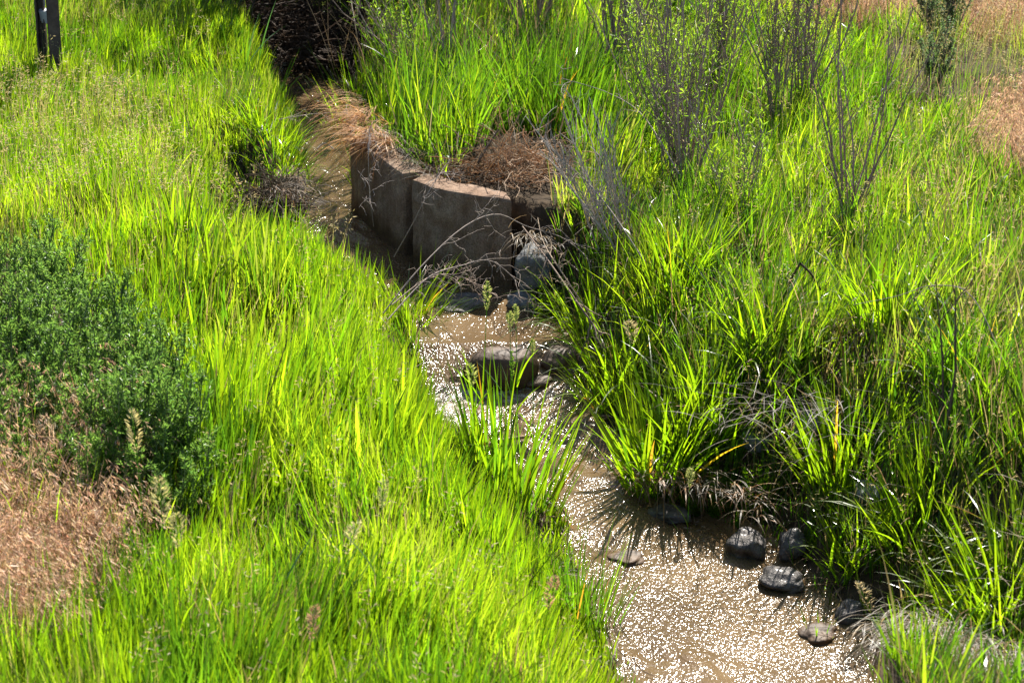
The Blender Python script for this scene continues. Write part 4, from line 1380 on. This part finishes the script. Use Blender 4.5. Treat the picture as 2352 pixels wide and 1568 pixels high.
dead_branch('leaning brown dead stalk among the wide-bladed grass', b([(560, 1050, -0.2), (620, 900, 0.2), (660, 780, 0.5)]), 0.003, 0.0018, 3, 0.05, (0.16, 0.09, 0.06))
dead_branch('pale curved stick floating in the ditch above the gate', b([(728, 342, -0.53), (745, 330, -0.50), (760, 337, -0.51), (768, 345, -0.53)]), 0.006, 0.004, 0, 0.1, (0.34, 0.33, 0.32))
dead_branch('pair of bleached stems lying across the ditch', b([(640, 275, 0.0), (720, 262, 0.02), (800, 258, 0.05)]), 0.003, 0.002, 6, 0.2, (0.45, 0.38, 0.3))
dead_branch('grey bowed stem over the tussocks below the glowing one', b([(2330, 900, 0.0), (2240, 690, 0.35), (2150, 655, 0.4), (2060, 680, 0.3), (1960, 700, 0.2)]), 0.003, 0.0015, 5, 0.15, GB)
dead_branch('short log lodged in the water behind the upright tussock', b([(1110, 1025, -0.84), (1160, 1010, -0.80), (1225, 1000, -0.80)]), 0.013, 0.009, 0, 0.1, (0.30, 0.21, 0.13))


def straw(name, label, line, n, L, lean, curve, cols, cat='dead grass', jitter=0.05, az=None, w=0.0035, azs=0.6):
    """dead grass hanging or heaped along a line of world points"""
    P = np.asarray(line)
    f = rng.random(n) * (len(P) - 1)
    x, y, z = [np.interp(f, np.arange(len(P)), P[:, m]) for m in range(3)]
    x, y, z = x + rng.normal(0, jitter, n), y + rng.normal(0, jitter, n), z + rng.normal(0, jitter * 0.4, n)
    a = rng.normal(az, azs, n) if az is not None else rng.uniform(0, 6.28, n)
    mb = MB()
    org = P.mean(0)
    blades(mb, x - org[0], y - org[1], z - org[2], L * rng.uniform(.5, 1.2, n), w * rng.uniform(.6, 1.5, n), a, np.abs(rng.normal(lean, 0.3, n)), rng.normal(curve, 0.35, n), pick(cols, n, 0.2), segs=7, taper=0.9)
    o = mb.build(name, M_DRY)
    o.location = org
    return tag(o, label, cat, kind='stuff' if 'stems standing' in label else None)


over = [(795, 205, 0.02), (812, 240, 0.02), (832, 272, 0.02), (852, 300, 0.02), (878, 325, 0.0)]
def bunches(name, label, line, n_b, per, L, az, cols, w=0.005):
    """dead grass hanging in bunches over an edge"""
    P = np.asarray(line)
    mb = MB()
    org = P.mean(0)
    for i in range(n_b):
        f = rng.random() * (len(P) - 1)
        c = np.array([np.interp(f, np.arange(len(P)), P[:, m]) for m in range(3)]) + rng.normal(0, (0.06, 0.06, 0.015), 3) - org
        a, ln, cv, l = rng.normal(az, 0.5), rng.uniform(0.9, 1.5), rng.uniform(0.7, 1.7), L * rng.uniform(.5, 1.15)
        n = rng.integers(per // 2, per * 3 // 2)
        o = np.ones(n)
        blades(mb, c[0] + rng.normal(0, .018, n), c[1] + rng.normal(0, .018, n), c[2] + rng.normal(0, .01, n), l * rng.uniform(.6, 1.1, n), w * rng.uniform(.5, 1.4, n), a + rng.normal(0, .16, n),
               ln + rng.normal(0, .12, n), cv + rng.normal(0, .2, n), pick(cols, n, 0.2) * rng.uniform(.75, 1.3), segs=7, taper=0.9)
    o = mb.build(name, M_DRY)
    o.location = org
    return tag(o, label, 'dead grass')


bunches('straw_overhang', 'orange dead grass hanging over the ditch above the wall', b(over), 62, 11, 0.42, math.pi + 0.75, [(0.52, 0.27, 0.09), (0.42, 0.21, 0.08), (0.58, 0.36, 0.16), (0.30, 0.15, 0.07)])
straw('straw_mat', 'grey-brown dead grass matted on top of the concrete wall', b([(850, 300, 0.0), (900, 325, 0.0), (960, 365, 0.0), (1040, 392, 0.0)]), 260, 0.26, 1.2, 0.6, STRAW_GREY + STRAW, az=math.pi + 1.2, azs=1.2, jitter=0.08)


def heap(name, label, c, rx, ry, rz, n, L, cols, r=0.0022, cat='dead grass'):
    """a loose heap of curled stems"""
    mb = MB()
    for i in range(n):
        a, q = rng.uniform(0, 6.28), math.sqrt(rng.random())
        x, y = rx * q * math.cos(a), ry * q * math.sin(a)
        z = rz * (1 - q * q) * rng.random() + 0.005
        d = np.array((rng.normal(), rng.normal() * 0.7, rng.normal() * 0.25))
        p = wander((x, y, z), d, L * rng.uniform(.4, 1.2), 7, 0.28, -0.03)
        p[:, 2] = np.maximum(p[:, 2], -0.02)
        tube(mb, p, r * rng.uniform(.6, 1.5), 3, pick(cols, 1)[0])
    o = mb.build(name, M_DRY)
    o.location = tuple(c)
    return tag(o, label, cat)


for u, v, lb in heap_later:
    heap('brush_heap', lb, atg(u, v), 0.5, 0.5, 0.45, 420, 0.55, [(0.09, 0.06, 0.04), (0.06, 0.042, 0.03), (0.13, 0.095, 0.07)], r=0.004, cat='dead brush')  # twig browns darkened to put the hollow's shade into the colour
heap('straw_pile', 'pile of tangled orange-brown straw behind the concrete wall', atg(1205, 400), 0.27, 0.36, 0.20, 360, 0.46, [(0.52, 0.36, 0.22), (0.42, 0.28, 0.18), (0.58, 0.45, 0.32), (0.32, 0.25, 0.19)], r=0.0024)
heap('straw_pile', 'small grey straw heap at the end of the wall top', atg(1060, 400), 0.22, 0.18, 0.06, 220, 0.24, STRAW_GREY + STRAW_ORANGE)
heap('root_tangle', 'grey dead root tangle hanging over the abutment', at(635, 468, -0.25), 0.22, 0.16, 0.16, 330, 0.30, STRAW_GREY, r=0.0024, cat='roots')
straw('straw_fringe', 'brown dead grass fringe hanging beside the abutment edge', b([(600, 440, -0.18), (650, 445, -0.17), (695, 440, -0.17)]), 110, 0.18, 1.1, 1.6, STRAW_GREY + STRAW_ORANGE, az=-0.9, azs=0.9)
straw('thatch_overhang', 'bleached dead grass hanging down the cut bank by the tan stone', b([(2085, 1450, -0.70), (2130, 1460, -0.64), (2190, 1490, -0.58), (2260, 1530, -0.53), (2340, 1570, -0.48)]), 1500, 0.36, 0.9, 1.9, STRAW + STRAW_GREY, az=-1.9, azs=0.6, jitter=0.08, w=0.0045)
straw('boulder_straw', 'grey straw draped over the blue-grey boulder by the wall', b([(1195, 545, -0.2), (1225, 540, -0.2), (1260, 560, -0.22)]), 70, 0.26, 0.9, 1.8, STRAW_GREY + STRAW, az=-1.7, azs=0.6)
straw('tussock_skirt', 'tan dead leaves skirting the base of the tallest tussock', b([(1460, 1085, -0.75), (1520, 1100, -0.74), (1590, 1110, -0.72), (1680, 1130, -0.7), (1760, 1180, -0.74)]), 220, 0.26, 0.8, 1.6, STRAW + STRAW_ORANGE + STRAW_GREY, az=-1.4, azs=0.7, w=0.006)
straw('stone_straw', 'bleached straw lying over the bank around the pale grey stone', b([(1680, 960, -0.3), (1760, 940, -0.25), (1850, 930, -0.2), (1930, 980, -0.2)]), 130, 0.28, 1.2, 0.5, STRAW_GREY, az=-2.0, azs=1.0, jitter=0.12)
straw('willow_straw', 'pale dead stems standing in the grass above the wall', b([(900, 200, -0.05), (1000, 170, -0.05), (1150, 160, -0.03), (1300, 200, 0.0)]), 260, 0.75, 0.35, 0.35, STRAW_GREY + STRAW, jitter=0.25, w=0.004)
